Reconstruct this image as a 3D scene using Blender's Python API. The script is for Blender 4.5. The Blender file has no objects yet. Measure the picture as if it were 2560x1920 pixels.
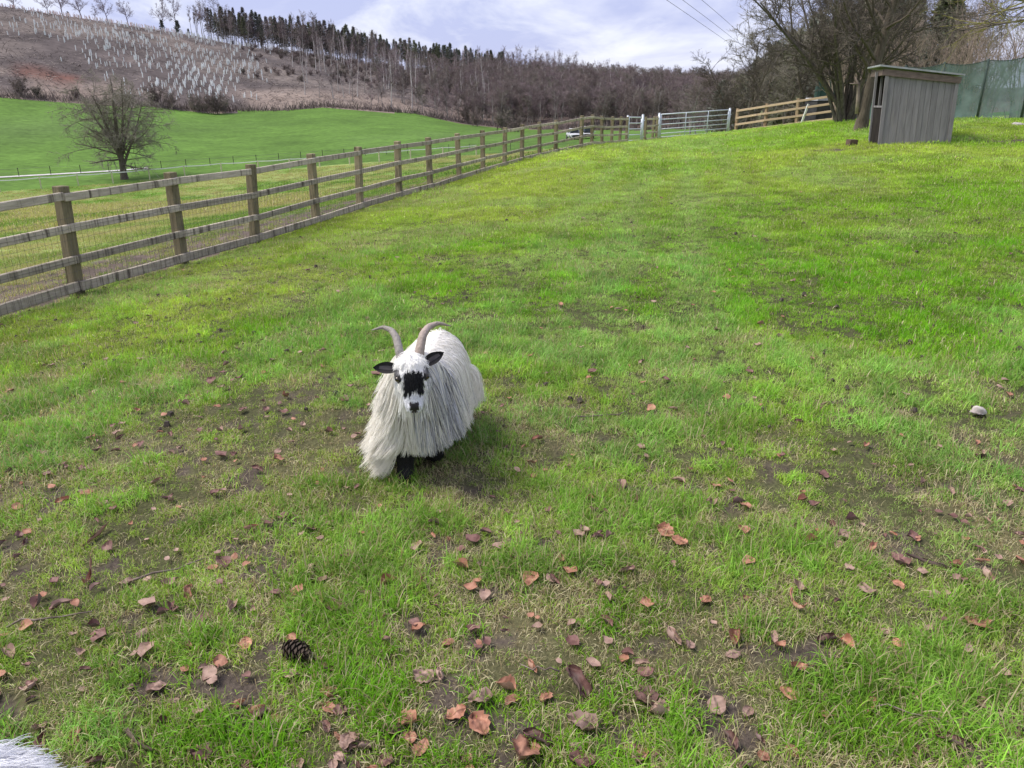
import bpy, bmesh, math, random
import numpy as np
from mathutils import Vector, Matrix, Euler
R_ = math.radians
# ------------------------------------------------------------------ camera, sky, sun, exposure
scene = bpy.context.scene
col = scene.collection
cam_d = bpy.data.cameras.new('camera'); cam = bpy.data.objects.new('camera', cam_d); col.objects.link(cam)
cam_d.sensor_width = 36; cam_d.lens = 27.03; cam_d.clip_start = .05; cam_d.clip_end = 6000
cam.location = (0, 0, 1.6); cam.rotation_euler = (R_(90-20.3), 0, 0)
scene.camera = cam
SUN_EL, SUN_AZ = R_(56), R_(-85)           # azimuth measured from +Y towards +X: the sun stands to the left
world = bpy.data.worlds.new('World'); scene.world = world; world.use_nodes = True
def build_world():
    nt = world.node_tree; nt.nodes.clear(); N = nt.nodes.new; L = nt.links.new
    out = N('ShaderNodeOutputWorld')
    sky = N('ShaderNodeTexSky'); sky.sky_type = 'NISHITA'; sky.sun_disc = False
    sky.sun_elevation = SUN_EL; sky.sun_rotation = SUN_AZ
    bg1 = N('ShaderNodeBackground'); L(sky.outputs[0], bg1.inputs[0]); bg1.inputs[1].default_value = .09
    tc = N('ShaderNodeTexCoord'); sep = N('ShaderNodeSeparateXYZ'); L(tc.outputs['Generated'], sep.inputs[0])
    za = N('ShaderNodeMath'); za.operation = 'MAXIMUM'; L(sep.outputs[2], za.inputs[0]); za.inputs[1].default_value = 0
    zb = N('ShaderNodeMath'); zb.operation = 'ADD'; L(za.outputs[0], zb.inputs[0]); zb.inputs[1].default_value = .30
    comb = N('ShaderNodeCombineXYZ')
    for i in (0, 1):
        d = N('ShaderNodeMath'); d.operation = 'DIVIDE'; L(sep.outputs[i], d.inputs[0]); L(zb.outputs[0], d.inputs[1]); L(d.outputs[0], comb.inputs[i])
    def noise(scale, det, rough, off):
        mp = N('ShaderNodeMapping'); L(comb.outputs[0], mp.inputs[0]); mp.inputs['Location'].default_value = off
        n = N('ShaderNodeTexNoise'); L(mp.outputs[0], n.inputs[0]); n.inputs['Scale'].default_value = scale
        n.inputs['Detail'].default_value = det; n.inputs['Roughness'].default_value = rough; n.inputs['Distortion'].default_value = .4
        return n
    n1 = noise(.95, 6, .55, (3.1, 1.7, .3)); n2 = noise(2.2, 7, .6, (7.7, 2.2, 5.))
    # cloud body: lavender grey bellies to pale white tops
    r1 = N('ShaderNodeValToRGB'); L(n1.outputs[0], r1.inputs[0])
    e = r1.color_ramp.elements; e[0].position = .44; e[0].color = (.45, .48, .74, 1); e[1].position = .57; e[1].color = (.82, .84, .96, 1)
    m = e.new(.5); m.color = (.60, .62, .82, 1)
    r2 = N('ShaderNodeValToRGB'); L(n2.outputs[0], r2.inputs[0])
    e = r2.color_ramp.elements; e[0].position = .50; e[0].color = (0, 0, 0, 1); e[1].position = .74; e[1].color = (1, 1, 1, 1)
    mx = N('ShaderNodeMix'); mx.data_type = 'RGBA'; L(r2.outputs[0], mx.inputs[0]); L(r1.outputs[0], mx.inputs[6]); mx.inputs[7].default_value = (.88, .89, .95, 1)
    bg2 = N('ShaderNodeBackground'); L(mx.outputs[2], bg2.inputs[0]); bg2.inputs[1].default_value = .62
    ms = N('ShaderNodeMixShader'); ms.inputs[0].default_value = .88
    L(bg1.outputs[0], ms.inputs[1]); L(bg2.outputs[0], ms.inputs[2]); L(ms.outputs[0], out.inputs[0])
build_world()
sun_d = bpy.data.lights.new('sun', 'SUN'); sun_d.energy = 2.4; sun_d.angle = R_(25); sun_d.color = (1, .95, .86)
sun = bpy.data.objects.new('sun', sun_d); col.objects.link(sun)
_sd = Vector((math.cos(SUN_EL)*math.sin(SUN_AZ), math.cos(SUN_EL)*math.cos(SUN_AZ), math.sin(SUN_EL)))
sun.rotation_euler = _sd.to_track_quat('Z', 'Y').to_euler(); sun.location = (0, 0, 30)
scene.view_settings.view_transform = 'Standard'; scene.view_settings.look = 'None'
scene.view_settings.exposure = 1.0; scene.view_settings.gamma = 1; scene.view_settings.use_curve_mapping = False
scene.render.engine = 'CYCLES'; scene.cycles.max_bounces = 6; scene.cycles.transparent_max_bounces = 12
rs = np.random.RandomState
# ------------------------------------------------------------------ helpers
def tag(o, label=None, cat=None, group=None, kind=None):
    if label: o['label'] = label
    if cat: o['category'] = cat
    if group: o['group'] = group
    if kind: o['kind'] = kind
    return o
def empty(name, loc=(0, 0, 0), rz=0):
    o = bpy.data.objects.new(name, None); col.objects.link(o); o.location = loc; o.rotation_euler = (0, 0, rz); o.empty_display_size = .1
    return o
def link(name, me, parent=None, loc=None, rot=None):
    o = bpy.data.objects.new(name, me); col.objects.link(o)
    if parent: o.parent = parent
    if loc is not None: o.location = loc
    if rot is not None: o.rotation_euler = rot
    return o
def mesh(name, V, F, mats=(), mi=None, smooth=False):
    """V (n,3), F list of int arrays (m,3)/(m,4) or one array."""
    me = bpy.data.meshes.new(name); V = np.asarray(V, np.float32)
    Fs = F if isinstance(F, list) else [F]
    Fs = [np.asarray(f, np.int32) for f in Fs if len(f)]
    me.vertices.add(len(V)); me.vertices.foreach_set('co', V.ravel())
    nl = sum(f.size for f in Fs); nf = sum(len(f) for f in Fs)
    me.loops.add(nl); me.polygons.add(nf)
    me.loops.foreach_set('vertex_index', np.concatenate([f.ravel() for f in Fs]))
    cnt = np.concatenate([np.full(len(f), f.shape[1], np.int32) for f in Fs])
    st = np.zeros(nf, np.int32); st[1:] = np.cumsum(cnt)[:-1]
    me.polygons.foreach_set('loop_start', st)
    try: me.polygons.foreach_set('loop_total', cnt)
    except Exception: pass
    for m in mats: me.materials.append(m)
    if mi is not None: me.polygons.foreach_set('material_index', np.asarray(mi, np.int32))
    me.polygons.foreach_set('use_smooth', np.full(nf, smooth, bool))
    me.update(calc_edges=True)
    return me
def setattr_pt(me, name, data, typ='FLOAT'):
    a = me.attributes.new(name, typ, 'POINT')
    a.data.foreach_set({'FLOAT': 'value', 'INT': 'value', 'FLOAT_VECTOR': 'vector', 'FLOAT_COLOR': 'color'}[typ], np.asarray(data, np.int32 if typ == 'INT' else np.float32).ravel())
class MB:
    """collects shapes into one mesh"""
    def __init__(s): s.V = []; s.Q = []; s.T = []; s.n = 0; s.qm = []; s.tm = []
    def add(s, V, Q=None, T=None, m=0):
        V = np.asarray(V, float).reshape(-1, 3); s.V.append(V)
        if Q is not None and len(Q): s.Q.append(np.asarray(Q)+s.n); s.qm.append(np.full(len(Q), m))
        if T is not None and len(T): s.T.append(np.asarray(T)+s.n); s.tm.append(np.full(len(T), m))
        s.n += len(V)
    def box(s, c, d, m=0, M=None, taper=1.):
        h = np.array(d)/2.; V = np.array([(x, y, z) for z in (-1, 1) for y in (-1, 1) for x in (-1, 1)], float)
        V[4:, :2] *= taper; V = V*h
        if M is not None: V = V@np.array(M).T
        s.add(V+np.array(c), [(0, 2, 3, 1), (4, 5, 7, 6), (0, 1, 5, 4), (2, 6, 7, 3), (0, 4, 6, 2), (1, 3, 7, 5)], m=m)
    def tubes(s, P, R, k=5, m=0, cap=True):
        P = np.asarray(P, float); R = np.asarray(R, float)
        if P.ndim == 2: P = P[None]; R = np.broadcast_to(R, P.shape[:2]) if R.ndim < 2 else R
        N, n, _ = P.shape
        t = np.gradient(P, axis=1); t /= np.linalg.norm(t, axis=2, keepdims=True)+1e-9
        ref = np.where(np.abs(t[:, :, 2:3]) > .85, np.array([1., 0, 0]), np.array([0, 0, 1.]))
        # one reference per tube keeps it from twisting
        ref = np.broadcast_to(ref[:, :1], t.shape)
        u = np.cross(t, ref); u /= np.linalg.norm(u, axis=2, keepdims=True)+1e-9; v = np.cross(t, u)
        a = np.arange(k)/k*2*np.pi
        V = P[:, :, None]+R[:, :, None, None]*(u[:, :, None]*np.cos(a)[None, None, :, None]+v[:, :, None]*np.sin(a)[None, None, :, None])
        b = (np.arange(N)*n*k)[:, None, None]; i = (np.arange(n-1)*k)[None, :, None]; j = np.arange(k)[None, None, :]; j2 = (j+1) % k
        Q = np.stack([b+i+j, b+i+j2, b+i+k+j2, b+i+k+j], -1).reshape(-1, 4)
        T = None
        if cap and k >= 4:
            jj = np.arange(1, k-1); o = np.arange(N)*n*k
            T0 = np.stack([np.zeros(k-2, int), jj+1, jj], -1)[None]+o[:, None, None]
            T1 = np.stack([np.zeros(k-2, int), jj, jj+1], -1)[None]+o[:, None, None]+(n-1)*k
            T = np.concatenate([T0.reshape(-1, 3), T1.reshape(-1, 3)])
        s.add(V, Q, T, m=m)
    def mesh(s, name, mats=(), smooth=False):
        F = []; mi = []
        if s.Q: F.append(np.concatenate(s.Q)); mi.append(np.concatenate(s.qm))
        if s.T: F.append(np.concatenate(s.T)); mi.append(np.concatenate(s.tm))
        return mesh(name, np.concatenate(s.V), F, mats, np.concatenate(mi), smooth)
    def build(s, name, mats=(), parent=None, smooth=False, loc=None, rot=None):
        return link(name, s.mesh(name, mats if isinstance(mats, (list, tuple)) else (mats,), smooth), parent, loc, rot)
def bevel_box(name, d, w, mats, z0=False):
    bm = bmesh.new(); bmesh.ops.create_cube(bm, size=1)
    for v in bm.verts: v.co = Vector((v.co.x*d[0], v.co.y*d[1], v.co.z*d[2]+(d[2]/2 if z0 else 0)))
    bmesh.ops.bevel(bm, geom=bm.edges[:], offset=w, segments=1, affect='EDGES')
    me = bpy.data.meshes.new(name); bm.to_mesh(me); bm.free()
    for m in mats: me.materials.append(m)
    return me
# value noise in numpy
def vnoise(x, y, seed=0):
    xi = np.floor(x).astype(np.int64); yi = np.floor(y).astype(np.int64); fx = x-xi; fy = y-yi
    fx = fx*fx*(3-2*fx); fy = fy*fy*(3-2*fy)
    def h(a, b):
        n = (a*374761393+b*668265263+seed*982451653) & 0x7fffffff
        n = ((n ^ (n >> 13))*1274126177) & 0x7fffffff
        return ((n ^ (n >> 16)) & 0xffff)/65535.
    return (h(xi, yi)*(1-fx)+h(xi+1, yi)*fx)*(1-fy)+(h(xi, yi+1)*(1-fx)+h(xi+1, yi+1)*fx)*fy
def fbm(x, y, scale, seed=0, o=4):
    s = 0; a = 1; t = 0; c, d = .8, .6
    x = np.asarray(x, float)/scale; y = np.asarray(y, float)/scale
    for i in range(o):
        s = s+a*vnoise(x, y, seed+i*17); t += a; a *= .55; x, y = (x*c-y*d)*2.03+3.7, (x*d+y*c)*2.03+1.3
    return s/t
def sst(a, b, x): return smooth01((x-a)/(b-a))
# materials
def new_mat(name, rough=.8, color=None, spec=.3, metal=0.):
    m = bpy.data.materials.new(name); m.use_nodes = True; b = m.node_tree.nodes['Principled BSDF']
    b.inputs['Roughness'].default_value = rough; b.inputs['Specular IOR Level'].default_value = spec; b.inputs['Metallic'].default_value = metal
    if color: b.inputs['Base Color'].default_value = (*color, 1)
    return m
def noise_mat(name, c0, c1, scale=5, det=6, stretch=(1, 1, 1), rough=.85, lo=.35, hi=.65, bump=0, bscale=None, coord='Object', rnd=0., spec=.25, c2=None, c2scale=2., c2lo=.55, c2hi=.7, c2str=(1, 1, 1), metal=0.):
    m = new_mat(name, rough, None, spec, metal); nt = m.node_tree; N = nt.nodes.new; L = nt.links.new; b = nt.nodes['Principled BSDF']
    tc = N('ShaderNodeTexCoord'); oi = N('ShaderNodeObjectInfo')
    src = tc.outputs[coord]
    va = N('ShaderNodeVectorMath'); va.operation = 'ADD'; L(src, va.inputs[0])
    sc = N('ShaderNodeMath'); sc.operation = 'MULTIPLY'; L(oi.outputs['Random'], sc.inputs[0]); sc.inputs[1].default_value = 37. if coord == 'Object' else 0.
    L(sc.outputs[0], va.inputs[1])
    def nz(s, st, d=det):
        mp = N('ShaderNodeMapping'); L(va.outputs[0], mp.inputs[0]); mp.inputs['Scale'].default_value = st
        n = N('ShaderNodeTexNoise'); L(mp.outputs[0], n.inputs[0]); n.inputs['Scale'].default_value = s; n.inputs['Detail'].default_value = d; n.inputs['Roughness'].default_value = .6
        return n
    n = nz(scale, stretch)
    r = N('ShaderNodeValToRGB'); L(n.outputs[0], r.inputs[0]); e = r.color_ramp.elements
    e[0].position = lo; e[0].color = (*c0, 1); e[1].position = hi; e[1].color = (*c1, 1)
    o = r.outputs[0]
    if c2 is not None:
        n2 = nz(c2scale, c2str); r2 = N('ShaderNodeMapRange'); L(n2.outputs[0], r2.inputs[0]); r2.inputs[1].default_value = c2lo; r2.inputs[2].default_value = c2hi
        mx = N('ShaderNodeMix'); mx.data_type = 'RGBA'; L(r2.outputs[0], mx.inputs[0]); L(o, mx.inputs[6]); mx.inputs[7].default_value = (*c2, 1); o = mx.outputs[2]
    if rnd:
        hs = N('ShaderNodeHueSaturation'); L(o, hs.inputs['Color'])
        mr = N('ShaderNodeMapRange'); L(oi.outputs['Random'], mr.inputs[0]); mr.inputs[3].default_value = 1-rnd; mr.inputs[4].default_value = 1+rnd; L(mr.outputs[0], hs.inputs['Value']); o = hs.outputs[0]
    L(o, b.inputs['Base Color'])
    if bump:
        nb = nz(bscale or scale*2, stretch); bp = N('ShaderNodeBump'); bp.inputs['Strength'].default_value = bump; bp.inputs['Distance'].default_value = .02
        L(nb.outputs[0], bp.inputs['Height']); L(bp.outputs[0], b.inputs['Normal'])
    return m
# ------------------------------------------------------------------ terrain heights
def smooth01(t):
    t=np.clip(t,0,1); return t*t*(3-2*t)
# ---- terrain control points (metres), surveyed near ground
CP=np.array([
(-4.50,7.75,-.30),(-4.03,9.45,-.31),(-3.6,10.95,-.31),(-3.1,12.6,-.29),(-2.7,14.1,-.28),(-2.25,15.6,-.27),(-1.8,17.2,-.26),(-1.2,19.3,-.25),(-.6,21.4,-.24),(0,23.5,-.22),(1,26.6,-.18),(2.2,29.0,-.08),(3.,27.5,-.02),
(3.6,32.5,-.16),(5.1,36.0,-.22),(6.05,37.5,-.25),(7.3,40.3,-.28),(11.1,42.0,-.1),(11.4,41.7,-.02),(12.4,40.0,.2),(13.4,38.3,.45),(14.4,36.6,.68),
(8.3,16.9,.62),(9.8,16.4,.66),(9.0,18.4,.72),(9.0,20.0,.82),(9.9,24.0,.93),(13.5,21.0,.95),(16.5,26.0,.95),(13.5,27.0,.95),(17.,38.,.5),(20.,33.,.8),
(0,0,0),(-2,0,0),(2,0,0),(0,3,0),(-1.5,3,-.02),(1.5,3,.02),(-.4,3.1,0),(0,6,.0),(2,6,.06),(4,6,.14),(-2.5,5,-.1),(3,9,.12),(5,10,.25),(8,8,.35),(0,12,.0),(3,15,.16),(6,14,.4),(2,20,.1),(5,22,.25),(6,30,.1),(9,32,.22),(7,36,-.08),(12,33,.55),(3,26,.1),
(-4,3,-.2),(-6,0,-.3),(6,0,.1),(12,10,.6),(15,0,.4),(0,-10,0),(-10,-10,-.4),(10,-10,.2),
(-9,12,-.85),(-8,18,-1.15),(-12,20,-1.6),(-15,30,-2.5),(-7,9,-.55),(-11,6,-.9),(-5,22,-1.05),(-5,30,-1.6),(0,32,-.9),(-2,40,-2.0),(-14,45,-3.7),(-25,40,-3.6),(-20,20,-2.2),(3,45,-1.4),(8,50,-1.2),(16,50,-.3),(25,45,.2),(30,25,1.0),(-30,10,-2.4),(-30,-10,-1.5),(30,-10,.6),(0,-40,.2),(-30,-40,-1),(30,-40,.8),
(-32,50,-5.0),(-20,60,-5.2),(-5,60,-3.6),(10,65,-2.2),(25,60,-.6),(45,50,.4),(50,10,1.2),(-50,30,-4.2),(-55,-10,-2.8),
])
_c=2.0
def _phi(a,b):
    d2=((a[:,None,:]-b[None,:,:])**2).sum(-1)
    return -np.sqrt(d2+_c*_c)
_n=len(CP)
_A=np.zeros((_n+3,_n+3)); _A[:_n,:_n]=_phi(CP[:,:2],CP[:,:2])-np.eye(_n)*.05
_A[:_n,_n]=1;_A[:_n,_n+1:]=CP[:,:2];_A[_n:,:_n]=_A[:_n,_n:].T
_W=np.linalg.solve(_A,np.concatenate([CP[:,2],[0,0,0]]))
def near_z(x,y):
    p=np.stack([x,y],-1)
    out=np.empty(len(p))
    for i in range(0,len(p),20000):
        q=p[i:i+20000]
        out[i:i+20000]=_phi(q,CP[:,:2])@_W[:_n]+_W[_n]+q@_W[_n+1:]
    return out
AZ90=np.array([-180,-120,-60,-35,-26,-19,-10,0,8,15,20,33,60,120,180.]);Z90=np.array([-1,-3,-6,-7.0,-6.7,-6.0,-5.1,-4.3,-3.2,-2.2,-1.2,.3,1.5,1,-1])
AZ1=np.array([-180,-90,-50,-32,-26,-20,-16,-13,-6.7,-3.5,0,8,15,33,60,180.])
T1=np.array([.0,.0,.004,.0014,-.006,-.0146,-.0135,-.0087,-.0173,-.028,-.0346,-.036,-.032,-.01,.01,.0])
R1=np.array([230,230,225,220,222,228,230,232,235,240,238,215,190,170,180,230.])
AZ2=np.array([-180,-90,-45,-31.1,-25.2,-21.2,-18.5,-12.7,-8.1,-3.4,6.2,15,33,60,180.])
T2=np.array([.03,.06,.09,.0874,.076,.0674,.0585,.0446,.0343,.0265,.0150,.008,.012,.02,.03])
R2=np.array([400,390,385,385,395,400,405,420,430,440,450,420,360,350,400.])
def far_z(r,az):
    z90=np.interp(az,AZ90,Z90); r1=np.interp(az,AZ1,R1); z1=1.6+r1*np.interp(az,AZ1,T1)
    r2=np.interp(az,AZ2,R2); z2=1.6+r2*np.interp(az,AZ2,T2)
    t=np.clip((r-90)/(r1-90),0,1); a=z90+(z1-z90)*(t*t*.55+t*.45)
    u=np.clip((r-r1)/(r2-r1),0,1); h=(z2-z1)*(np.sin(u*np.pi/2)*.75+u*.25)
    b=np.clip(r-r2,0,None); 
    return a+h-.04*np.minimum(b,150)*np.clip(b/60,0,1)
def ground_z(x,y):
    x=np.atleast_1d(np.asarray(x,float));y=np.atleast_1d(np.asarray(y,float))
    r=np.hypot(x,y);az=np.degrees(np.arctan2(x,y))
    k=smooth01((r-45)/38.)
    z=np.zeros_like(r)
    m=k<1
    if m.any(): z[m]+=near_z(x[m],y[m])*(1-k[m])
    m=k>0
    if m.any(): z[m]+=far_z(r[m],az[m])*k[m]
    return z
# ------------------------------------------------------------------ ground
FENCE = [(-5.96, 2.7), (-5.47, 4.42), (-4.96, 6.1), (-4.48, 7.75), (-4.04, 9.36), (-3.64, 10.92), (-3.15, 12.52), (-2.74, 14.1), (-2.26, 15.75), (-1.79, 17.3), (-1.28, 19.3), (-.78, 21.4), (-.22, 23.3), (.3, 24.75), (.9, 26.2), (1.5, 27.6), (2.48, 28.9)]
FENCE2 = [(2.48, 28.9), (3.0, 30.3), (3.55, 31.75), (4.1, 33.2), (4.62, 34.6), (5.1, 36.0)]
LAWN_POLY = [(-10.2, -12)]+FENCE+FENCE2[1:]+[(6.05, 37.5), (7.3, 40.3), (11.1, 42.0), (11.4, 41.7), (14.4, 36.6), (16.5, 35.), (17.5, 31.6), (24., 30.), (60, 26), (60, -12)]
TAPE = [(-70, 60), (-56., 72.), (-50.1, 77.1), (-47.3, 79.3), (-44.6, 81.3), (-41.9, 83.1), (-38.9, 85.1), (-35.7, 86.6), (-32., 87.6), (-28, 87.9), (-24.6, 88.2), (-21.4, 88.7), (-18.2, 89.4), (-15., 90.3), (-11.6, 91.5), (-8, 92.9), (-4.2, 94.3), (0, 96.), (5, 98)]
def seg_dist(x, y, pts):
    d = np.full(x.shape, 1e9)
    for (ax, ay), (bx, by) in zip(pts[:-1], pts[1:]):
        ux, uy = bx-ax, by-ay; t = np.clip(((x-ax)*ux+(y-ay)*uy)/(ux*ux+uy*uy+1e-12), 0, 1)
        d = np.minimum(d, np.hypot(x-ax-t*ux, y-ay-t*uy))
    return d
def in_poly(x, y, P):
    c = np.zeros(x.shape, bool); n = len(P)
    for i in range(n):
        x1, y1 = P[i]; x2, y2 = P[(i+1) % n]
        if y1 == y2: continue
        c ^= ((y1 > y) != (y2 > y)) & (x < (x2-x1)*(y-y1)/(y2-y1)+x1)
    return c
def gz(x, y):
    x = np.atleast_1d(np.asarray(x, float)); y = np.atleast_1d(np.asarray(y, float)); r = np.hypot(x, y)
    k = 1-sst(14, 40, r)
    return ground_z(x, y)+k*(.05*(fbm(x, y, .9, 5)-.5)+.03*(fbm(x, y, .25, 9, 2)-.5))
def g1(x, y): return float(gz(x, y)[0])
def lawn_fields(x, y):
    """what grows where on the lawn: share of dead thatch, bare mud, blue-green grass, yellow-green grass"""
    r = np.hypot(x, y)
    near = 1-sst(2.3, 5.2, y+.35*x+.5*(fbm(x, y, 1.2, 31)-.5))
    n1 = fbm(x, y, .32, 1); n2 = fbm(x, y, 1.3, 2); n3 = fbm(x, y, 3.5, 3); n4 = fbm(x, y, .15, 4, 3)
    dead = .09+.34*near*sst(.42, .64, n1)+.15*near+.4*sst(.55, .75, n1)*sst(.4, .6, n2)*(1-.5*sst(6, 14, r))
    dead = dead+.22*(1-sst(0, 5, x+4.4-.28*(y-8)))*sst(.38, .6, n2)*sst(4, 8, y)
    mud = sst(.545, .69, n4*.7+n1*.3)*(.28+.5*near)
    mud = mud*(1-sst(4.2, 6.8, r))
    # worn, bluer swath running from the goat up towards the gate
    sw = np.abs(x-(.2+.21*(y-3.)))/(1.1+.05*y)
    blue = np.clip(sst(.5, .62, n2)*.7+1.0*(1-sst(.45, 1.2, sw))*(.55+.45*np.sin((x-.21*y)*7.5))*sst(.15, .45, n3)*sst(3.5, 6, y)+.35*near*sst(.5, .6, n3), 0, 1)
    yel = np.clip(sst(.42, .62, n3)*.65+.35*sst(12, 20, r)+.6*(1-sst(1., 5.5, x+4.4-.285*(y-8)))*sst(4, 7, y), 0, 1)
    mud = np.clip(mud+(1-sst(.25, 1.0, np.hypot((x-7.2)/1.6, (y-17.6)/.7)))*.8+(1-sst(.3, 1., np.hypot((x-10.9)/1.3, (y-17.6)/.5)))*.9, 0, 1)
    return np.clip(dead, 0, .9), mud, blue, yel
GREEN = np.array([.215, .435, .022]); BLUE = np.array([.330, .500, .140]); YEL = np.array([.385, .520, .075]); DEAD = np.array([.40, .36, .19])
def lawn_color(x, y):
    d, mud, bl, ye = lawn_fields(x, y)
    n = fbm(x, y, .26, 77, 4)[:, None]
    c = GREEN*(1-ye[:, None])+YEL*ye[:, None]; c = c*(1-bl[:, None]*.8)+BLUE*bl[:, None]*.8
    return c*(.42+1.16*n), d, mud  # clump variation; its dark end paints small tussock shadows into the tint

def ground_mat(name, fine=60.):
    """soil and thatch seen between the blades: colour from what grows there, grain from noise"""
    m = new_mat(name, .95, None, .1); nt = m.node_tree; N = nt.nodes.new; L = nt.links.new; b = nt.nodes['Principled BSDF']
    at = N('ShaderNodeAttribute'); at.attribute_name = 'gcol'
    tc = N('ShaderNodeTexCoord'); n = N('ShaderNodeTexNoise'); L(tc.outputs['Object'], n.inputs[0]); n.inputs['Scale'].default_value = fine; n.inputs['Detail'].default_value = 6
    n2 = N('ShaderNodeTexNoise'); L(tc.outputs['Object'], n2.inputs[0]); n2.inputs['Scale'].default_value = fine*.13; n2.inputs['Detail'].default_value = 8; n2.inputs['Roughness'].default_value = .7
    ad = N('ShaderNodeMath'); ad.operation = 'ADD'; L(n.outputs[0], ad.inputs[0]); L(n2.outputs[0], ad.inputs[1])
    mr = N('ShaderNodeMapRange'); L(ad.outputs[0], mr.inputs[0]); mr.inputs[1].default_value = .6; mr.inputs[2].default_value = 1.4; mr.inputs[3].default_value = .5; mr.inputs[4].default_value = 1.5
    mx = N('ShaderNodeVectorMath'); mx.operation = 'SCALE'; L(at.outputs['Color'], mx.inputs[0]); L(mr.outputs[0], mx.inputs['Scale']); L(mx.outputs[0], b.inputs['Base Color'])
    bp = N('ShaderNodeBump'); bp.inputs['Strength'].default_value = .7; bp.inputs['Distance'].default_value = .03; L(ad.outputs[0], bp.inputs['Height']); L(bp.outputs[0], b.inputs['Normal'])
    return m
MG = {k: ground_mat('ground_'+k, f) for k, f in (('lawn', 60.), ('pasture', 25.), ('field', 1.2), ('hill', .5))}
def build_ground():
    az = np.concatenate([np.arange(-180, -46, 7.), np.arange(-44, 44.01, .2), np.arange(50, 180, 7.)])
    r = [.35]
    while r[-1] < 30: r.append(r[-1]*1.0195)
    while r[-1] < 700: r.append(r[-1]*1.0245)
    r += [900, 1300, 2200, 4500]; r = np.array(r)
    A, RR = np.meshgrid(np.radians(az), r); X = (RR*np.sin(A)).ravel(); Y = (RR*np.cos(A)).ravel()
    Z = gz(X, Y); na, nr = len(az), len(r)
    i, j = np.meshgrid(np.arange(nr-1), np.arange(na), indexing='ij'); j2 = (j+1) % na
    F = np.stack([i*na+j, (i)*na+j2, (i+1)*na+j2, (i+1)*na+j], -1).reshape(-1, 4)
    cx, cy = X[F].mean(1), Y[F].mean(1); rr = np.hypot(cx, cy); aa = np.degrees(np.arctan2(cx, cy))
    r1 = np.interp(aa, AZ1, R1)
    lawn = in_poly(cx, cy, LAWN_POLY)
    hill = (rr > r1) & ~lawn
    tz = np.array(TAPE); ta = np.degrees(np.arctan2(tz[:, 0], tz[:, 1])); tr = np.hypot(tz[:, 0], tz[:, 1])
    field = (rr > np.interp(aa, ta, tr)) & ~hill & ~lawn
    reg = np.where(lawn, 0, np.where(hill, 3, np.where(field, 2, 1)))
    for k, nm in enumerate(('lawn', 'pasture', 'field', 'hillside')):
        f = F[reg == k]; u, inv = np.unique(f, return_inverse=True); f = inv.reshape(-1, 4)
        x, y, z = X[u], Y[u], Z[u]
        if k == 0:
            z0 = z.copy()
            center = len(x); f3 = None
        V = np.stack([x, y, z], 1)
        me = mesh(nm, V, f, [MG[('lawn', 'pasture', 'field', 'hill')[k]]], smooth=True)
        rad = np.hypot(x, y)
        if k == 0:
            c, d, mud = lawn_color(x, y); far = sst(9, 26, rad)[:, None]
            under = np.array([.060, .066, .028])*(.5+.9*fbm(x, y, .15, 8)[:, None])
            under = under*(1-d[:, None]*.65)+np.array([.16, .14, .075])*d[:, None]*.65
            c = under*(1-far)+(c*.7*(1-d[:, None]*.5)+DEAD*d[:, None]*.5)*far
            m = np.clip(mud*1.4, 0, 1)[:, None]; soil = np.array([.088, .070, .057])
            c = c*(1-m)+soil*(.75+.5*fbm(x, y, .1, 12)[:, None])*m
        elif k == 1:
            df = seg_dist(x, y, FENCE+FENCE2); n = fbm(x, y, 2.2, 21)[:, None]; n2 = fbm(x, y, 9, 23)[:, None]
            c = np.array([.135, .245, .045])*(.7+.6*n); t = sst(.34, .56, n2*.6+n*.4); c = c*(1-t*.6)+np.array([.30, .31, .12])*t*.6
            m = (1-sst(1.7, 2.7, df+1.7*(fbm(x, y, .6, 25)-.5)))[:, None]; c = c*(1-m)+np.array([.112, .088, .074])*(.35+1.3*fbm(x, y, .16, 12)[:, None])*m
        elif k == 2:
            n = fbm(x, y*.35, 9, 41)[:, None]; n2 = fbm(x, y, 40, 43)[:, None]
            c = np.array([.084, .158, .028])*(.74+.52*n); t = sst(.45, .75, n2); c = c*(1-.35*t)+np.array([.105, .165, .055])*.35*t
            pt = (1-sst(.4, 1, np.hypot((x+133)/9, (y-188)/5)))[:, None]; c = c*(1-pt)+np.array([.35, .3, .26])*pt
        else:
            a2 = np.degrees(np.arctan2(x, y)); u_ = (rad-np.interp(a2, AZ1, R1))/(np.interp(a2, AZ2, R2)-np.interp(a2, AZ1, R1))
            n = fbm(x, y, 7, 51)[:, None]; n2 = fbm(x, y, 30, 53)[:, None]
            c = np.array([.096, .080, .077])*(.5+1.*n); t = sst(.45, .62, n2*.7+n*.3); c = c*(1-.55*t)+np.array([.185, .155, .135])*.55*t
            gr = ((1-sst(.0, .05, np.abs(u_-1.0)))*sst(-24, -20, a2)*(1-sst(-15, -13, a2)))[:, None]; c = c*(1-gr*.7)+np.array([.20, .21, .09])*gr*.7
            rd = ((1-sst(.03, .09, np.abs(u_-.92)))*(1-sst(-23, -20, a2)))[:, None]; c = c*(1-rd*.7)+np.array([.21, .125, .112])*rd*.7
            rb = (1-sst(.5, 1, np.hypot((x-(-119))/11, (y-(212))/7)))[:, None]; c = c*(1-rb*.7)+np.array([.17, .075, .055])*rb*.7
            tn = ((1-sst(.10, .22, u_))*sst(.4, .55, n2[:, 0]))[:, None]; c = c*(1-tn*.6)+np.array([.27, .21, .175])*tn*.6
            wd = sst(-9, -3, a2)[:, None]*.55; c = c*(1-wd)+np.array([.085, .062, .058])*wd
        setattr_pt(me, 'gcol', np.concatenate([c, np.ones((len(c), 1))], 1), 'FLOAT_COLOR')
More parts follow.
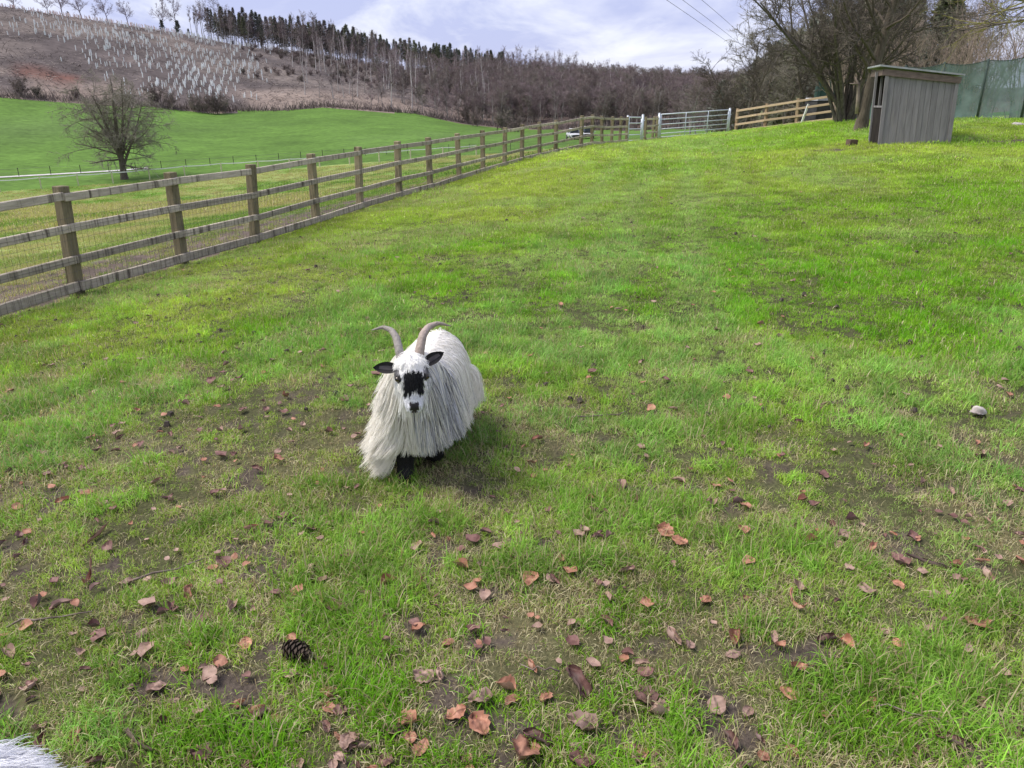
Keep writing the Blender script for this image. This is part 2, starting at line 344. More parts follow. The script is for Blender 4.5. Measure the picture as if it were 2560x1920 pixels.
        o = link(nm, me); tag(o, {'lawn': 'sloping green lawn with dead thatch, mud and leaf litter', 'pasture': 'rough yellowish pasture outside the timber fence', 'field': 'smooth bright green field across the valley', 'hillside': 'cleared brown hillside under the wood'}[nm], kind='structure')
    # the small disc under the tripod point that the ring mesh leaves open
    a = np.radians(az); V = np.concatenate([[[0, 0, g1(0, 0)]], np.stack([.35*np.sin(a), .35*np.cos(a), gz(.35*np.sin(a), .35*np.cos(a))], 1)])
    n = len(a); T = np.stack([np.zeros(n, int), (np.arange(n)+1) % n+1, np.arange(n)+1], 1)
    me = mesh('lawn_patch', V, T, [MG['lawn']]); setattr_pt(me, 'gcol', np.tile([.09, .085, .04, 1], (len(V), 1)), 'FLOAT_COLOR'); tag(link('lawn_patch', me), 'patch of lawn at the standing point', kind='structure')
build_ground()
# pale track across the valley
def ribbon(name, pts, w, mat, dz=.01, label=None):
    pts = np.array(pts, float); t = np.gradient(pts, axis=0); t /= np.linalg.norm(t, axis=1)[:, None]; nrm = np.stack([t[:, 1], -t[:, 0]], 1)
    a = pts+nrm*w/2; b = pts-nrm*w/2; V = []
    for p in (a, b): V.append(np.stack([p[:, 0], p[:, 1], gz(p[:, 0], p[:, 1])+dz], 1))
    n = len(pts); i = np.arange(n-1); Q = np.stack([i, i+1, n+i+1, n+i], 1)
    return tag(link(name, mesh(name, np.concatenate(V), Q, [mat])), label, kind='structure')
xs = np.linspace(-75, -44, 30); ribbon('track', np.stack([xs, 91.6+(xs+50)*.72+.006*(xs+50)**2], 1), 1.1, noise_mat('track_chalk', (.36, .35, .33), (.62, .6, .6), 1.2), .05, 'pale chalk track across the valley floor')
# ------------------------------------------------------------------ grass (stuff)
def blade_mat(name, kind='INSTANCER', transl=.35):
    m = bpy.data.materials.new(name); m.use_nodes = True; nt = m.node_tree; nt.nodes.clear(); N = nt.nodes.new; L = nt.links.new
    out = N('ShaderNodeOutputMaterial'); a = N('ShaderNodeAttribute'); a.attribute_type = kind; a.attribute_name = 'tint'
    dd = N('ShaderNodeAttribute'); dd.attribute_type = kind; dd.attribute_name = 'dead'
    bv = N('ShaderNodeAttribute'); bv.attribute_name = 'bv'; bh = N('ShaderNodeAttribute'); bh.attribute_name = 'bh'
    lt = N('ShaderNodeMath'); lt.operation = 'LESS_THAN'; L(bv.outputs['Fac'], lt.inputs[0]); L(dd.outputs['Fac'], lt.inputs[1])
    mr = N('ShaderNodeMapRange'); L(bv.outputs['Fac'], mr.inputs[0]); mr.inputs[3].default_value = .62; mr.inputs[4].default_value = 1.35
    sc = N('ShaderNodeVectorMath'); sc.operation = 'SCALE'; L(a.outputs['Color'], sc.inputs[0]); L(mr.outputs[0], sc.inputs['Scale'])
    dc = N('ShaderNodeValToRGB'); e = dc.color_ramp.elements; e[0].color = (.30, .235, .135, 1); e[1].color = (.66, .60, .38, 1)
    m3 = N('ShaderNodeMath'); m3.operation = 'MULTIPLY'; L(bv.outputs['Fac'], m3.inputs[0]); m3.inputs[1].default_value = 7.3
    fr = N('ShaderNodeMath'); fr.operation = 'FRACT'; L(m3.outputs[0], fr.inputs[0]); L(fr.outputs[0], dc.inputs[0])
    mx = N('ShaderNodeMix'); mx.data_type = 'RGBA'; L(lt.outputs[0], mx.inputs[0]); L(sc.outputs[0], mx.inputs[6]); L(dc.outputs[0], mx.inputs[7])
    p = N('ShaderNodeBsdfPrincipled'); p.inputs['Roughness'].default_value = .5; p.inputs['Specular IOR Level'].default_value = .16; L(mx.outputs[2], p.inputs['Base Color'])
    t = N('ShaderNodeBsdfTranslucent'); g = N('ShaderNodeVectorMath'); g.operation = 'MULTIPLY'; L(mx.outputs[2], g.inputs[0]); g.inputs[1].default_value = (1.2, 1.15, .7); L(g.outputs[0], t.inputs[0])
    ms = N('ShaderNodeMixShader'); ms.inputs[0].default_value = transl; L(p.outputs[0], ms.inputs[1]); L(t.outputs[0], ms.inputs[2]); L(ms.outputs[0], out.inputs[0])
    return m
M_BLADE = blade_mat('grass_blade')
def tuft_mesh(name, seed, nb, rad, h, w, segs=3, lean=.9):
    r = rs(seed); n = segs
    ang = r.rand(nb)*2*np.pi; rr = rad*np.sqrt(r.rand(nb)); bx, by = rr*np.cos(ang), rr*np.sin(ang)
    az = r.rand(nb)*2*np.pi; H = h*(.45+.8*r.rand(nb)); L = lean*(.25+r.rand(nb)**1.2*1.3)
    W = w*(.6+.7*r.rand(nb)); V = []; Q = []; bv = []; bh = []; o = 0
    side = np.stack([-np.sin(az), np.cos(az), np.zeros(nb)], 1)
    tw = r.normal(0, .7, nb); side = side*np.cos(tw)[:, None]+np.stack([np.cos(az)*np.sin(tw), np.sin(az)*np.sin(tw), np.zeros(nb)], 1)
    pts = []
    for k in range(n+1):
        t = k/n; a = L*t*1.15                           # blade bends over as it rises
        out = H*t*np.sin(a*.75); up = H*t*np.cos(a*.9)
        p = np.stack([bx+out*np.cos(az), by+out*np.sin(az), up-.004], 1); wd = (W*(1-t**1.6)*.5+.00015)[:, None]
        pts.append(np.stack([p-side*wd, p+side*wd], 1))
    P = np.stack(pts, 1)                                 # nb, n+1, 2, 3
    V = P.reshape(-1, 3); b = (np.arange(nb)*(n+1)*2)[:, None]; k = (np.arange(n)*2)[None]
    Q = np.stack([b+k, b+k+1, b+k+3, b+k+2], -1).reshape(-1, 4)
    me = mesh(name, V, Q, [M_BLADE], smooth=True)
    setattr_pt(me, 'bv', np.repeat(r.rand(nb), (n+1)*2)); setattr_pt(me, 'bh', np.tile(np.repeat(np.linspace(0, 1, n+1), 2), nb))
    return me
def scatter(name, pos, rot, scl, var, tint, dead, protos, label):
    """one object whose geometry nodes put a tuft on every point"""
    c = bpy.data.collections.new(name+'_tufts')
    for i, me in enumerate(protos): c.objects.link(bpy.data.objects.new('%s_tuft_%02d' % (name, i), me))
    me = bpy.data.meshes.new(name); me.vertices.add(len(pos)); me.vertices.foreach_set('co', np.asarray(pos, np.float32).ravel())
    setattr_pt(me, 'rot', rot, 'FLOAT_VECTOR'); setattr_pt(me, 'scl', scl, 'FLOAT_VECTOR'); setattr_pt(me, 'var', var, 'INT')
    setattr_pt(me, 'tint', np.concatenate([tint, np.ones((len(tint), 1))], 1), 'FLOAT_COLOR'); setattr_pt(me, 'dead', dead)
    me.update(); o = link(name, me); tag(o, label, kind='stuff')
    ng = bpy.data.node_groups.new(name, 'GeometryNodeTree'); N = ng.nodes.new; L = ng.links.new
    ng.interface.new_socket('Geometry', in_out='INPUT', socket_type='NodeSocketGeometry'); ng.interface.new_socket('Geometry', in_out='OUTPUT', socket_type='NodeSocketGeometry')
    gi = N('NodeGroupInput'); go = N('NodeGroupOutput'); iop = N('GeometryNodeInstanceOnPoints'); ci = N('GeometryNodeCollectionInfo')
    ci.inputs['Collection'].default_value = c; ci.inputs['Separate Children'].default_value = True; ci.inputs['Reset Children'].default_value = True
    def attr(n, t):
        a = N('GeometryNodeInputNamedAttribute'); a.data_type = t; a.inputs['Name'].default_value = n; return a.outputs['Attribute']
    e2r = N('FunctionNodeEulerToRotation'); L(attr('rot', 'FLOAT_VECTOR'), e2r.inputs[0])
    L(gi.outputs[0], iop.inputs['Points']); L(ci.outputs[0], iop.inputs['Instance']); iop.inputs['Pick Instance'].default_value = True
    L(attr('var', 'INT'), iop.inputs['Instance Index']); L(e2r.outputs[0], iop.inputs['Rotation']); L(attr('scl', 'FLOAT_VECTOR'), iop.inputs['Scale'])
    L(iop.outputs[0], go.inputs[0])
    md = o.modifiers.new('tufts', 'NODES'); md.node_group = ng
    return o
GOAT_SPOTS = [(-.46, 3.1)]
def polar_points(r, r0, r1, a0, a1, dens):
    """uniform random ground points in a ring sector"""
    area = (r1*r1-r0*r0)/2*np.radians(a1-a0); n = int(area*dens)
    q = np.sqrt(r0*r0+(r1*r1-r0*r0)*r.rand(n)); a = np.radians(a0+(a1-a0)*r.rand(n))
    return q*np.sin(a), q*np.cos(a)
def build_grass():
    r = rs(11); protos = []
    protos += [tuft_mesh('tuft', 100+i, 16, .028, .034, .0024, 3, 1.15) for i in range(6)]      # 0-5 short turf
    protos += [tuft_mesh('tuft', 110+i, 20, .032, .058, .0027, 4, 1.3) for i in range(4)]     # 6-9 lush clumps
    protos += [tuft_mesh('tuft', 120+i, 11, .045, .046, .0020, 3, 1.75) for i in range(4)]     # 10-13 flattened thatch
    protos += [tuft_mesh('tuft', 130+i, 46, .085, .038, .0040, 2, 1.0) for i in range(4)]      # 14-17 mid distance patch
    protos += [tuft_mesh('tuft', 140+i, 60, .24, .045, .0095, 2, .9) for i in range(4)]        # 18-21 far patch
    X, Y, K = [], [], []
    for r0, r1, dens, kind in ((.9, 3.2, 2700, 0), (3.2, 5.5, 1700, 0), (5.5, 9.5, 700, 0), (4.5, 16, 110, 1), (9.5, 20, 190, 1), (15, 46, 20, 2), (20, 30, 30, 2)):
        x, y = polar_points(r, r0, r1, -44, 44, dens); X.append(x); Y.append(y); K.append(np.full(len(x), kind))
    x, y, k = map(np.concatenate, (X, Y, K))
    ok = in_poly(x, y, LAWN_POLY); x, y, k = x[ok], y[ok], k[ok]
    c, d, mud = lawn_color(x, y)
    lush = fbm(x, y, .16, 61, 3)*.5+fbm(x, y, .6, 63, 3)*.5
    keep = r.rand(len(x)) > np.clip(mud*1.1, 0, .86)
    keep &= r.rand(len(x)) > sst(.48, .30, lush)*.0
    thin = (np.hypot(x, y) < 6) & (lush < .43); keep &= ~(thin & (r.rand(len(x)) < .55))
    x, y, k, c, d, lush = x[keep], y[keep], k[keep], c[keep], d[keep], lush[keep]; n = len(x); rad = np.hypot(x, y)
    var = r.randint(0, 6, n)
    isl = (k == 0) & (r.rand(n) < sst(.46, .68, lush)*.55); var[isl] = 6+r.randint(0, 4, isl.sum())
    isd = (k == 0) & ~isl & (r.rand(n) < d*1.0); var[isd] = 10+r.randint(0, 4, isd.sum())
    var[k == 1] = 14+r.randint(0, 4, (k == 1).sum()); var[k == 2] = 18+r.randint(0, 4, (k == 2).sum())
    d2 = d*.85+.06; d2[isl] = d2[isl]*.35; d2[isd] = .85
    c[isl] *= np.array([.78, .95, .9])
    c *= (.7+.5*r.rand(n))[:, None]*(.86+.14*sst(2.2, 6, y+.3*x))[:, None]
    s = (.7+.6*r.rand(n))*(.75+.6*sst(.35, .65, lush)); s[k == 2] *= 1.0
    scl = np.stack([s, s, s*(.8+.35*r.rand(n))], 1)
    rot = np.stack([r.normal(0, .12, n), r.normal(0, .12, n), r.rand(n)*6.283], 1)
    scatter('grass', np.stack([x, y, gz(x, y)], 1), rot, scl, var, c, d2, protos, 'short lawn grass with lush tufts and straw coloured thatch')
    # rough grass outside the fence
    X, Y, K = [], [], []
    for r0, r1, dens, kind in ((6, 14, 150, 1), (14, 30, 60, 1), (25, 62, 12, 2), (55, 95, 5, 2)):
        x, y = polar_points(r, r0, r1, -40, 20, dens); X.append(x); Y.append(y); K.append(np.full(len(x), kind))
    x, y, k = map(np.concatenate, (X, Y, K)); tz = np.array(TAPE); ta = np.degrees(np.arctan2(tz[:, 0], tz[:, 1])); tr = np.hypot(tz[:, 0], tz[:, 1])
    ok = ~in_poly(x, y, LAWN_POLY) & (np.hypot(x, y) < np.interp(np.degrees(np.arctan2(x, y)), ta, tr)-.5)
    df = seg_dist(x, y, FENCE+FENCE2); ok &= (df+.5*(fbm(x, y, .6, 25)-.5) > .35) & (r.rand(len(x)) < .20+sst(1.6, 2.9, df+1.7*(fbm(x, y, .6, 25)-.5)))
    x, y, k = x[ok], y[ok], k[ok]; n = len(x); c, _, _ = lawn_color(x, y)
    n2 = fbm(x, y, 9, 23); t = sst(.33, .55, n2*.6+fbm(x, y, 2.2, 21)*.4)[:, None]; c = np.array([.16, .30, .045])*(1-t)+np.array([.34, .37, .12])*t; c *= (.7+.5*r.rand(n))[:, None]
    s = .8+.7*r.rand(n); s[k == 2] *= 1.7
    var = np.where(k == 1, 14+r.randint(0, 4, n), 18+r.randint(0, 4, n))
    scatter('pasture_grass', np.stack([x, y, gz(x, y)], 1), np.stack([r.normal(0, .1, n), r.normal(0, .1, n), r.rand(n)*6.283], 1), np.stack([s, s, s*1.25], 1), var, c, .12+.45*t[:, 0], protos, 'rough yellowing pasture grass beyond the timber fence')
build_grass()
# ------------------------------------------------------------------ timber fences, gates
def wood_mat(name, c0, c1, stain, streak=14., lo=.53, hi=.66, vert=False):
    m = noise_mat(name, c0, c1, 3.2, 8, (1.2, 14, 14) if not vert else (14, 14, 1.2), .9, .3, .7, .5, 6., rnd=.22, c2=stain, c2scale=1., c2lo=lo, c2hi=hi, c2str=(streak, 2., 1.6) if not vert else (6, 6, 1.8))
    return m
M_RAIL = wood_mat('weathered_rail', (.33, .285, .225), (.54, .475, .385), (.12, .10, .078))
M_POST = wood_mat('weathered_post', (.18, .15, .09), (.31, .265, .165), (.09, .08, .042), vert=True)
M_RAIL_N = wood_mat('newer_rail', (.31, .225, .15), (.46, .35, .245), (.2, .145, .1), 6., .6, .75)
M_POST_N = wood_mat('newer_post', (.26, .185, .12), (.39, .285, .19), (.2, .13, .08), vert=True)
M_WIRE = new_mat('netting_wire', .55, (.10, .10, .095), .4, .6)
M_GALV = noise_mat('galvanised_steel', (.50, .55, .62), (.66, .70, .76), 30, 4, rough=.45, bump=.02, metal=.25, spec=.5)
PW, PD, PH = .125, .10, 1.10
M3 = lambda ux, uy, uz: np.stack([ux, uy, uz], 1)
def post_mesh(name, mats, h=PH, w=PW, d=PD, buried=.12):
    me = bevel_box(name, (d, w, h+buried), .007, mats, True)
    for v in me.vertices: v.co.z -= buried
    return me
def fence_line(root, pts, heights, mats_r, mats_p, rails=(1.0, .69, .38, .10), rh=.080, rt=.036, seed=0, side=1, skip_first=False, h=PH, hs=None, pw=PW):
    r = rs(seed); pm = post_mesh('post', [mats_p], h, pw)
    rz = root.location; n = len(pts)
    pts = np.array(pts, float); z = np.array(heights, float)
    for i in range(n):
        if i == 0 and skip_first: continue
        t = pts[min(i+1, n-1)]-pts[max(i-1, 0)]; yaw = math.atan2(t[1], t[0])
        o = link('post', pm, root, (pts[i][0]-rz[0], pts[i][1]-rz[1], z[i]-rz[2]), (r.normal(0, .022), r.normal(0, .020), yaw+math.pi/2))
    for i in range(n-1):
        a, b = pts[i], pts[i+1]; t = b-a; L2 = np.hypot(*t); t = t/L2; nr = np.array([t[1], -t[0]])*side
        for k, hh in enumerate(rails):
            ja, jb = r.normal(0, .006, 2)
            A = np.array([*(a+nr*(PD/2+rt/2+.002)), z[i]+hh+ja]); B = np.array([*(b+nr*(PD/2+rt/2+.002)), z[i+1]+hh+jb])
            d = B-A; L = np.linalg.norm(d); d /= L; mid = (A+B)/2
            hh2 = rh*(1.25 if k == len(rails)-1 and len(rails) > 3 else 1)
            me = bevel_box('rail', (L-.004, rt, hh2), .006, [mats_r])
            # a little sag and wander along the board
            q = Vector(d).to_track_quat('X', 'Z')
            e = q.to_euler(); e.x += r.normal(0, .025); link('rail', me, root, mid-np.array(rz), e)
def netting(root, pts, heights, z0=.06, z1=.80, side=1, wv=.075, wh=8):
    b = MB(); rz = np.array(root.location); pts = np.array(pts, float)
    P = []; r = rs(3)
    for i in range(len(pts)-1):
        a, c = pts[i], pts[i+1]; t = c-a; L = np.hypot(*t); t = t/L; nr = np.array([t[1], -t[0]])*side*(PD/2+.048)
        n = int(L/wv)
        for k in range(n):
            s = (k+.5)/n; p = a+(c-a)*s+nr; z = heights[i]*(1-s)+heights[i+1]*s
            P.append([[p[0]+r.normal(0, .004), p[1], z+z0], [p[0], p[1], z+z1]])
        for q in np.linspace(z0, z1, wh):
            P.append([[*(a+nr), heights[i]+q], [*(c+nr), heights[i+1]+q+r.normal(0, .004)]])
    P = np.array(P)-rz; b.tubes(P, np.full(P.shape[:2], .0014), 3)
    tag(b.build('wire_netting', M_WIRE, root), kind='stuff')
hz = lambda pts: [g1(*p) for p in pts]
f = empty('timber_fence', (*FENCE[3], g1(*FENCE[3])))
tag(f, 'long weathered post and rail fence with wire netting along the left of the lawn', 'fence')
H1 = hz(FENCE); fence_line(f, FENCE, H1, M_RAIL, M_POST, seed=1); netting(f, FENCE, H1)
f = empty('timber_fence', (*FENCE2[1], g1(*FENCE2[1])))
tag(f, 'short weathered fence run from the corner to the small metal gate', 'fence')
fence_line(f, FENCE2, hz(FENCE2), M_RAIL, M_POST, seed=2, skip_first=True)
F3 = [(6.2, 37.65), (6.8, 39.1), (7.15, 40.0)]
f = empty('timber_fence', (*F3[1], g1(*F3[1]))); tag(f, 'narrow fence panel between the two galvanised gates', 'fence')
fence_line(f, F3, hz(F3), M_RAIL, M_POST, seed=3)
F4 = [(11.5, 41.6), (12.45, 39.9), (13.4, 38.25), (14.45, 36.5)]
f = empty('timber_fence', (*F4[1], g1(*F4[1]))); tag(f, 'newer orange brown timber fence climbing right of the field gate', 'fence')
fence_line(f, F4, hz(F4), M_RAIL_N, M_POST_N, seed=4, h=1.2, rails=(1.08, .74, .42, .08), pw=.15, rh=.10)
# galvanised gates
def gate_post(p, h, lab):
    b = MB(); b.tubes([[[0, 0, -.1], [0, 0, h*.5], [0, 0, h]]], np.full((1, 3), .055), 10); b.tubes([[[0, 0, h-.002], [0, 0, h+.015]]], np.array([[.06, .03]]), 10)
    for z in (.25, .95): b.box((.07, 0, z), (.06, .03, .04))
    o = b.build('gate_post', M_GALV, None, True, (p[0], p[1], g1(*p))); tag(o, lab, 'gate post', 'galvanised gate posts')
gate_post((6.02, 37.4), 1.2, 'galvanised post at the free end of the small gate')
gate_post((7.3, 40.3), 1.25, 'galvanised hinge post at the left end of the wide field gate')
gate_post((11.18, 41.85), 1.25, 'galvanised latch post between field gate and orange brown fence')
gate_post((5.15, 36.12), 1.15, 'galvanised hinge post beside the last weathered fence post')
def metal_gate(name, a, b_, h, bars, ups, label, clear=.1, r=.022):
    a = np.array(a); b_ = np.array(b_); za, zb = g1(*a)+clear, g1(*b_)+clear; o3 = np.array([*a, za]); e3 = np.array([*b_, zb])
    root = empty(name, tuple(o3)); tag(root, label, 'gate'); d = e3-o3; Z = np.array([0, 0, 1.])
    fr = MB(); z1 = h
    for q in (0, h):
        P = np.array([d*0+Z*q, d*.5+Z*q, d+Z*q]); fr.tubes(P[None], np.full((1, 3), r*1.25), 8)
    for s in (0, 1):
        P = np.array([d*s, d*s+Z*h*.5, d*s+Z*h]); fr.tubes(P[None], np.full((1, 3), r*1.25), 8)
    fr.build('frame', M_GALV, root, True)
    for q in bars:
        m = MB(); m.tubes(np.array([d*.0+Z*q*h, d*.5+Z*q*h, d+Z*q*h])[None], np.full((1, 3), r), 8); m.build('bar', M_GALV, root, True)
    for s in ups:
        m = MB(); m.tubes(np.array([d*s+[0.0, -.03, 0], d*s+[0, -.03, h*.5], d*s+[0, -.03, h]])[None], np.full((1, 3), r*.9), 8); m.build('upright', M_GALV, root, True)
    return root
metal_gate('pedestrian_gate', (5.22, 36.25), (5.95, 37.3), 1.0, (.25, .5, .75), (), 'narrow galvanised hand gate with four open bars', .08)
metal_gate('field_gate', (7.4, 40.35), (11.1, 41.8), 1.08, (.16, .36, .56, .78), (.36, .69), 'wide galvanised field gate with horizontal bars', .1)
# far dark fence seen through the gates
F5 = [(-.5+i*2.2, 62-.12*i) for i in range(14)]
f = empty('paddock_fence', (*F5[1], g1(*F5[1]))); tag(f, 'dark distant paddock fence seen through the field gate', 'fence')
M_DARKW = noise_mat('dark_timber', (.05, .045, .04), (.09, .08, .07), 8)
fence_line(f, F5, hz(F5), M_DARKW, M_DARKW, rails=(1.0, .62, .25), seed=6)
# tape fence over the valley
M_TPOST = noise_mat('pale_stake', (.42, .39, .26), (.6, .56, .42), 8); M_TAPE = new_mat('white_tape', .5, (.8, .8, .8))
T_ = TAPE[1:17]; f = empty('tape_fence', (*T_[4], g1(*T_[4]))); tag(f, 'white electric tape on pale stakes across the bottom of the pasture', 'fence')
tp = post_mesh('stake', [M_TPOST], 1.12, .11, .11); loc0 = np.array(f.location)
for p in T_: link('stake', tp, f, np.array([*p, g1(*p)])-loc0, (0, 0, .5))
for (a, b_) in zip(T_[:-1], T_[1:]):
    A = np.array([*a, g1(*a)+1.08])-loc0; B = np.array([*b_, g1(*b_)+1.08])-loc0; t = np.linspace(0, 1, 6)[:, None]
    C = A*(1-t)+B*t; C[:, 2] -= .25*t[:, 0]*(1-t[:, 0]); m = MB(); V = np.concatenate([C+[0, 0, .045], C-[0, 0, .045], C+[.01, .01, .045], C+[.01, .01, -.045]])
    i = np.arange(5); m.add(V, np.concatenate([np.stack([i, i+1, 6+i+1, 6+i], 1), np.stack([12+i, 18+i, 18+i+1, 12+i+1], 1), np.stack([i, 12+i, 12+i+1, i+1], 1)])); m.build('tape', M_TAPE, f)
S_ = [(-60+2.6*i, 84.+.55*i*(1-.018*i)+11*(1-math.exp(-i/6.))) for i in range(24)]
f = empty('stake_fence', (*S_[4], g1(*S_[4]))); tag(f, 'thin dark wire fence of closely set stakes beside the chalk track', 'fence')
sp = post_mesh('stake', [M_DARKW], .95, .06, .06); loc0 = np.array(f.location)
for p in S_: link('stake', sp, f, np.array([*p, g1(*p)])-loc0)
m = MB()
for (a, b_) in zip(S_[:-1], S_[1:]):
    for q in (.45, .85): m.tubes(np.array([[*a, g1(*a)+q], [*b_, g1(*b_)+q]])[None]-loc0, np.full((1, 2), .012), 3)
tag(m.build('fence_wire', M_WIRE, f), kind='stuff')
# ------------------------------------------------------------------ field shelter
M_SHED = noise_mat('silvered_board', (.17, .158, .165), (.265, .25, .26), 2.5, 9, (9, 9, .8), .88, .3, .7, .35, 9, rnd=.12, c2=(.27, .245, .235), c2scale=1.1, c2lo=.56, c2hi=.76, c2str=(5, 5, 1.2))
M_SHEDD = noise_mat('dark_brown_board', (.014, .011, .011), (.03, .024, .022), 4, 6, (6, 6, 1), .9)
M_FASC = noise_mat('brown_fascia', (.12, .09, .08), (.2, .15, .135), 4, 7, (2, 8, 8), .9)
M_ROOFM = noise_mat('grey_sheet_roof', (.24, .25, .27), (.36, .37, .40), 6, 5, rough=.55, bump=.05)
def build_shed():
    A = np.array([8.24, 18.0]); B = np.array([9.62, 17.66]); d = B-A; W = np.hypot(*d); yaw = math.atan2(d[1], d[0]); za, zb = g1(*A)-.02, g1(*B)-.02; z = min(za, zb)
    root = empty('field_shelter', (*A, z), yaw); tag(root, 'small grey weathered timber field shelter with a sloping sheet roof', 'shelter')
    D = 1.35; hl, hr = 1.53, 1.40                      # local frame: x along the visible side, y away from the camera
    lean = -.045
    sh = lambda x, y, zz: np.array([x+lean*zz, y, zz])
    # vertical boards of the near side
    n = 11; r = rs(8); bx = np.cumsum(np.concatenate([[0], .75+.5*r.rand(n)])); bx = bx/bx[-1]*W
    for i in range(n):
        x0, x1 = bx[i]+.002, bx[i+1]-.003; h0 = hl+(hr-hl)*x0/W; h1 = hl+(hr-hl)*x1/W; m = MB(); dy = r.uniform(-.007, .006)
        V = [sh(x, y+dy, zz) for zz in (0, 1) for y in (-.011, .011) for x in (x0, x1)]; V = np.array(V); V[0:4, 2] = 0; V[0:4, 0] = [x0, x1, x0, x1]
        for k, (xx, hh) in enumerate(((x0, h0), (x1, h1), (x0, h0), (x1, h1))): V[4+k] = [xx+lean*hh, V[4+k][1], hh]
        m.add(V, [(0, 2, 3, 1), (4, 5, 7, 6), (0, 1, 5, 4), (2, 6, 7, 3), (0, 4, 6, 2), (1, 3, 7, 5)]); m.build('board', M_SHED, root)
    for nm, P in (('back_wall', None),):
        m = MB()
        for k in range(8):
            y0 = D*k/8; m.add([sh(W-.012, y0+.004, 0), sh(W+.012, y0+.004, 0), sh(W-.012, y0+D/8, 0), sh(W+.012, y0+D/8, 0), sh(W-.012, y0+.004, hr), sh(W+.012, y0+.004, hr), sh(W-.012, y0+D/8, hr), sh(W+.012, y0+D/8, hr)], [(0, 2, 3, 1), (4, 5, 7, 6), (0, 1, 5, 4), (2, 6, 7, 3), (0, 4, 6, 2), (1, 3, 7, 5)])
        tag(m.build('back_wall', M_SHED, root), kind='stuff')
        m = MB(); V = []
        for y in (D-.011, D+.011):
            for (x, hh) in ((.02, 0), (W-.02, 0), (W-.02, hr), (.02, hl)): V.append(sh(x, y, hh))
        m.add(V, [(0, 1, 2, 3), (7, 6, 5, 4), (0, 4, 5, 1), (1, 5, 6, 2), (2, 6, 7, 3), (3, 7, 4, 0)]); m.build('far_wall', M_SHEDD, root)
    def bar(name, p, q, w, t, mat):
        m = MB(); p, q = np.array(p), np.array(q); dd = q-p; L = np.linalg.norm(dd); X = dd/L; Y = np.array([0, 1., 0]) if abs(X[1]) < .9 else np.array([1., 0, 0]); Zv = np.cross(X, Y); Zv /= np.linalg.norm(Zv); Y = np.cross(Zv, X)
        m.box((p+q)/2, (L, t, w), M=M3(X, Y, Zv)); return m.build(name, mat, root)
    # corner battens proud of the boards
    bar('corner_batten', sh(-.02, -.03, 0), sh(-.02, -.03, hl-.03), .07, .04, M_SHED); bar('corner_batten', sh(W-.04, -.03, 0), sh(W-.04, -.03, hr-.03), .07, .034, M_SHED)
    # roof sheet and fascia, sloping down to the right
    rl, rr = hl+.10, hr+.06
    m = MB(); V = []
    for zz in (0, .035):
        for (x, y) in ((-.19, -.10), (W+.08, -.10), (W+.08, D+.1), (-.19, D+.1)): hh = rl+(rr-rl)*(x+.0)/W; V.append(sh(x, y, hh+zz))
    m.add(V, [(3, 2, 1, 0), (4, 5, 6, 7), (0, 1, 5, 4), (1, 2, 6, 5), (2, 3, 7, 6), (3, 0, 4, 7)]); m.build('roof', M_ROOFM, root)
    bar('fascia', sh(-.10, -.045, hl+.005), sh(W+.03, -.045, hr-.04), .13, .03, M_FASC)
    bar('fascia', sh(-.10, -.02, hl+.0), sh(-.10, D, hl+.0), .12, .03, M_FASC)
    # open front on the left: outer post, inner post, dark half door hung ajar
    P0 = np.array([-.26, .55, -.03])
    bar('post', sh(-.155, .42, -.05), sh(-.155, .42, hl+.02), .045, .06, M_SHED)
    bar('post', sh(.02, .72, -.05), sh(.02, .72, hl+.02), .045, .05, M_SHED)
    m = MB(); V = []
    for (x, y) in ((-.15, .36), (-.035, .03), (-.12, .38), (-.005, .06)):
        for zz in (.0, .82): V.append(sh(x, y, zz))
    m.add(V, [(0, 1, 3, 2), (4, 6, 7, 5), (0, 4, 5, 1), (2, 3, 7, 6), (1, 5, 7, 3), (0, 2, 6, 4)]); dr = m.build('half_door', M_SHEDD, root)
    m = MB(); m.box(sh(-.08, .20, .83), (.32, .05, .04), M=np.array(Matrix.Rotation(math.atan2(.33, -.115)+math.pi, 3, 'Z'))); m.build('ledge', M_SHED, dr)
build_shed()
M_BLOCK = noise_mat('brown_block', (.09, .06, .045), (.16, .11, .08), 9)
def wood_block(): 
    m = MB(); m.box((0, 0, .07), (.24, .14, .15), taper=.93); return m.build('timber_block', M_BLOCK, None, False, (7.72, 18.3, g1(7.72, 18.3)), (.05, .03, .4))
tag(wood_block(), 'small brown timber block lying left of the field shelter', 'block')
# ------------------------------------------------------------------ green windbreak netting on posts, green container
def net_mat():
    m = bpy.data.materials.new('green_shade_net'); m.use_nodes = True; nt = m.node_tree; nt.nodes.clear(); N = nt.nodes.new; L = nt.links.new
    out = N('ShaderNodeOutputMaterial'); d = N('ShaderNodeBsdfDiffuse'); t = N('ShaderNodeBsdfTransparent'); ms = N('ShaderNodeMixShader'); tc = N('ShaderNodeTexCoord')
    n = N('ShaderNodeTexNoise'); L(tc.outputs['Object'], n.inputs[0]); n.inputs['Scale'].default_value = 2.2; n.inputs['Detail'].default_value = 5
    r = N('ShaderNodeValToRGB'); L(n.outputs[0], r.inputs[0]); e = r.color_ramp.elements; e[0].position = .35; e[0].color = (.085, .145, .14, 1); e[1].position = .7; e[1].color = (.165, .235, .232, 1)
    L(r.outputs[0], d.inputs[0]); mr = N('ShaderNodeMapRange'); L(n.outputs[0], mr.inputs[0]); mr.inputs[1].default_value = .3; mr.inputs[2].default_value = .7; mr.inputs[3].default_value = .62; mr.inputs[4].default_value = .86
    L(mr.outputs[0], ms.inputs[0]); L(t.outputs[0], ms.inputs[1]); L(d.outputs[0], ms.inputs[2]); L(ms.outputs[0], out.inputs[0]); return m
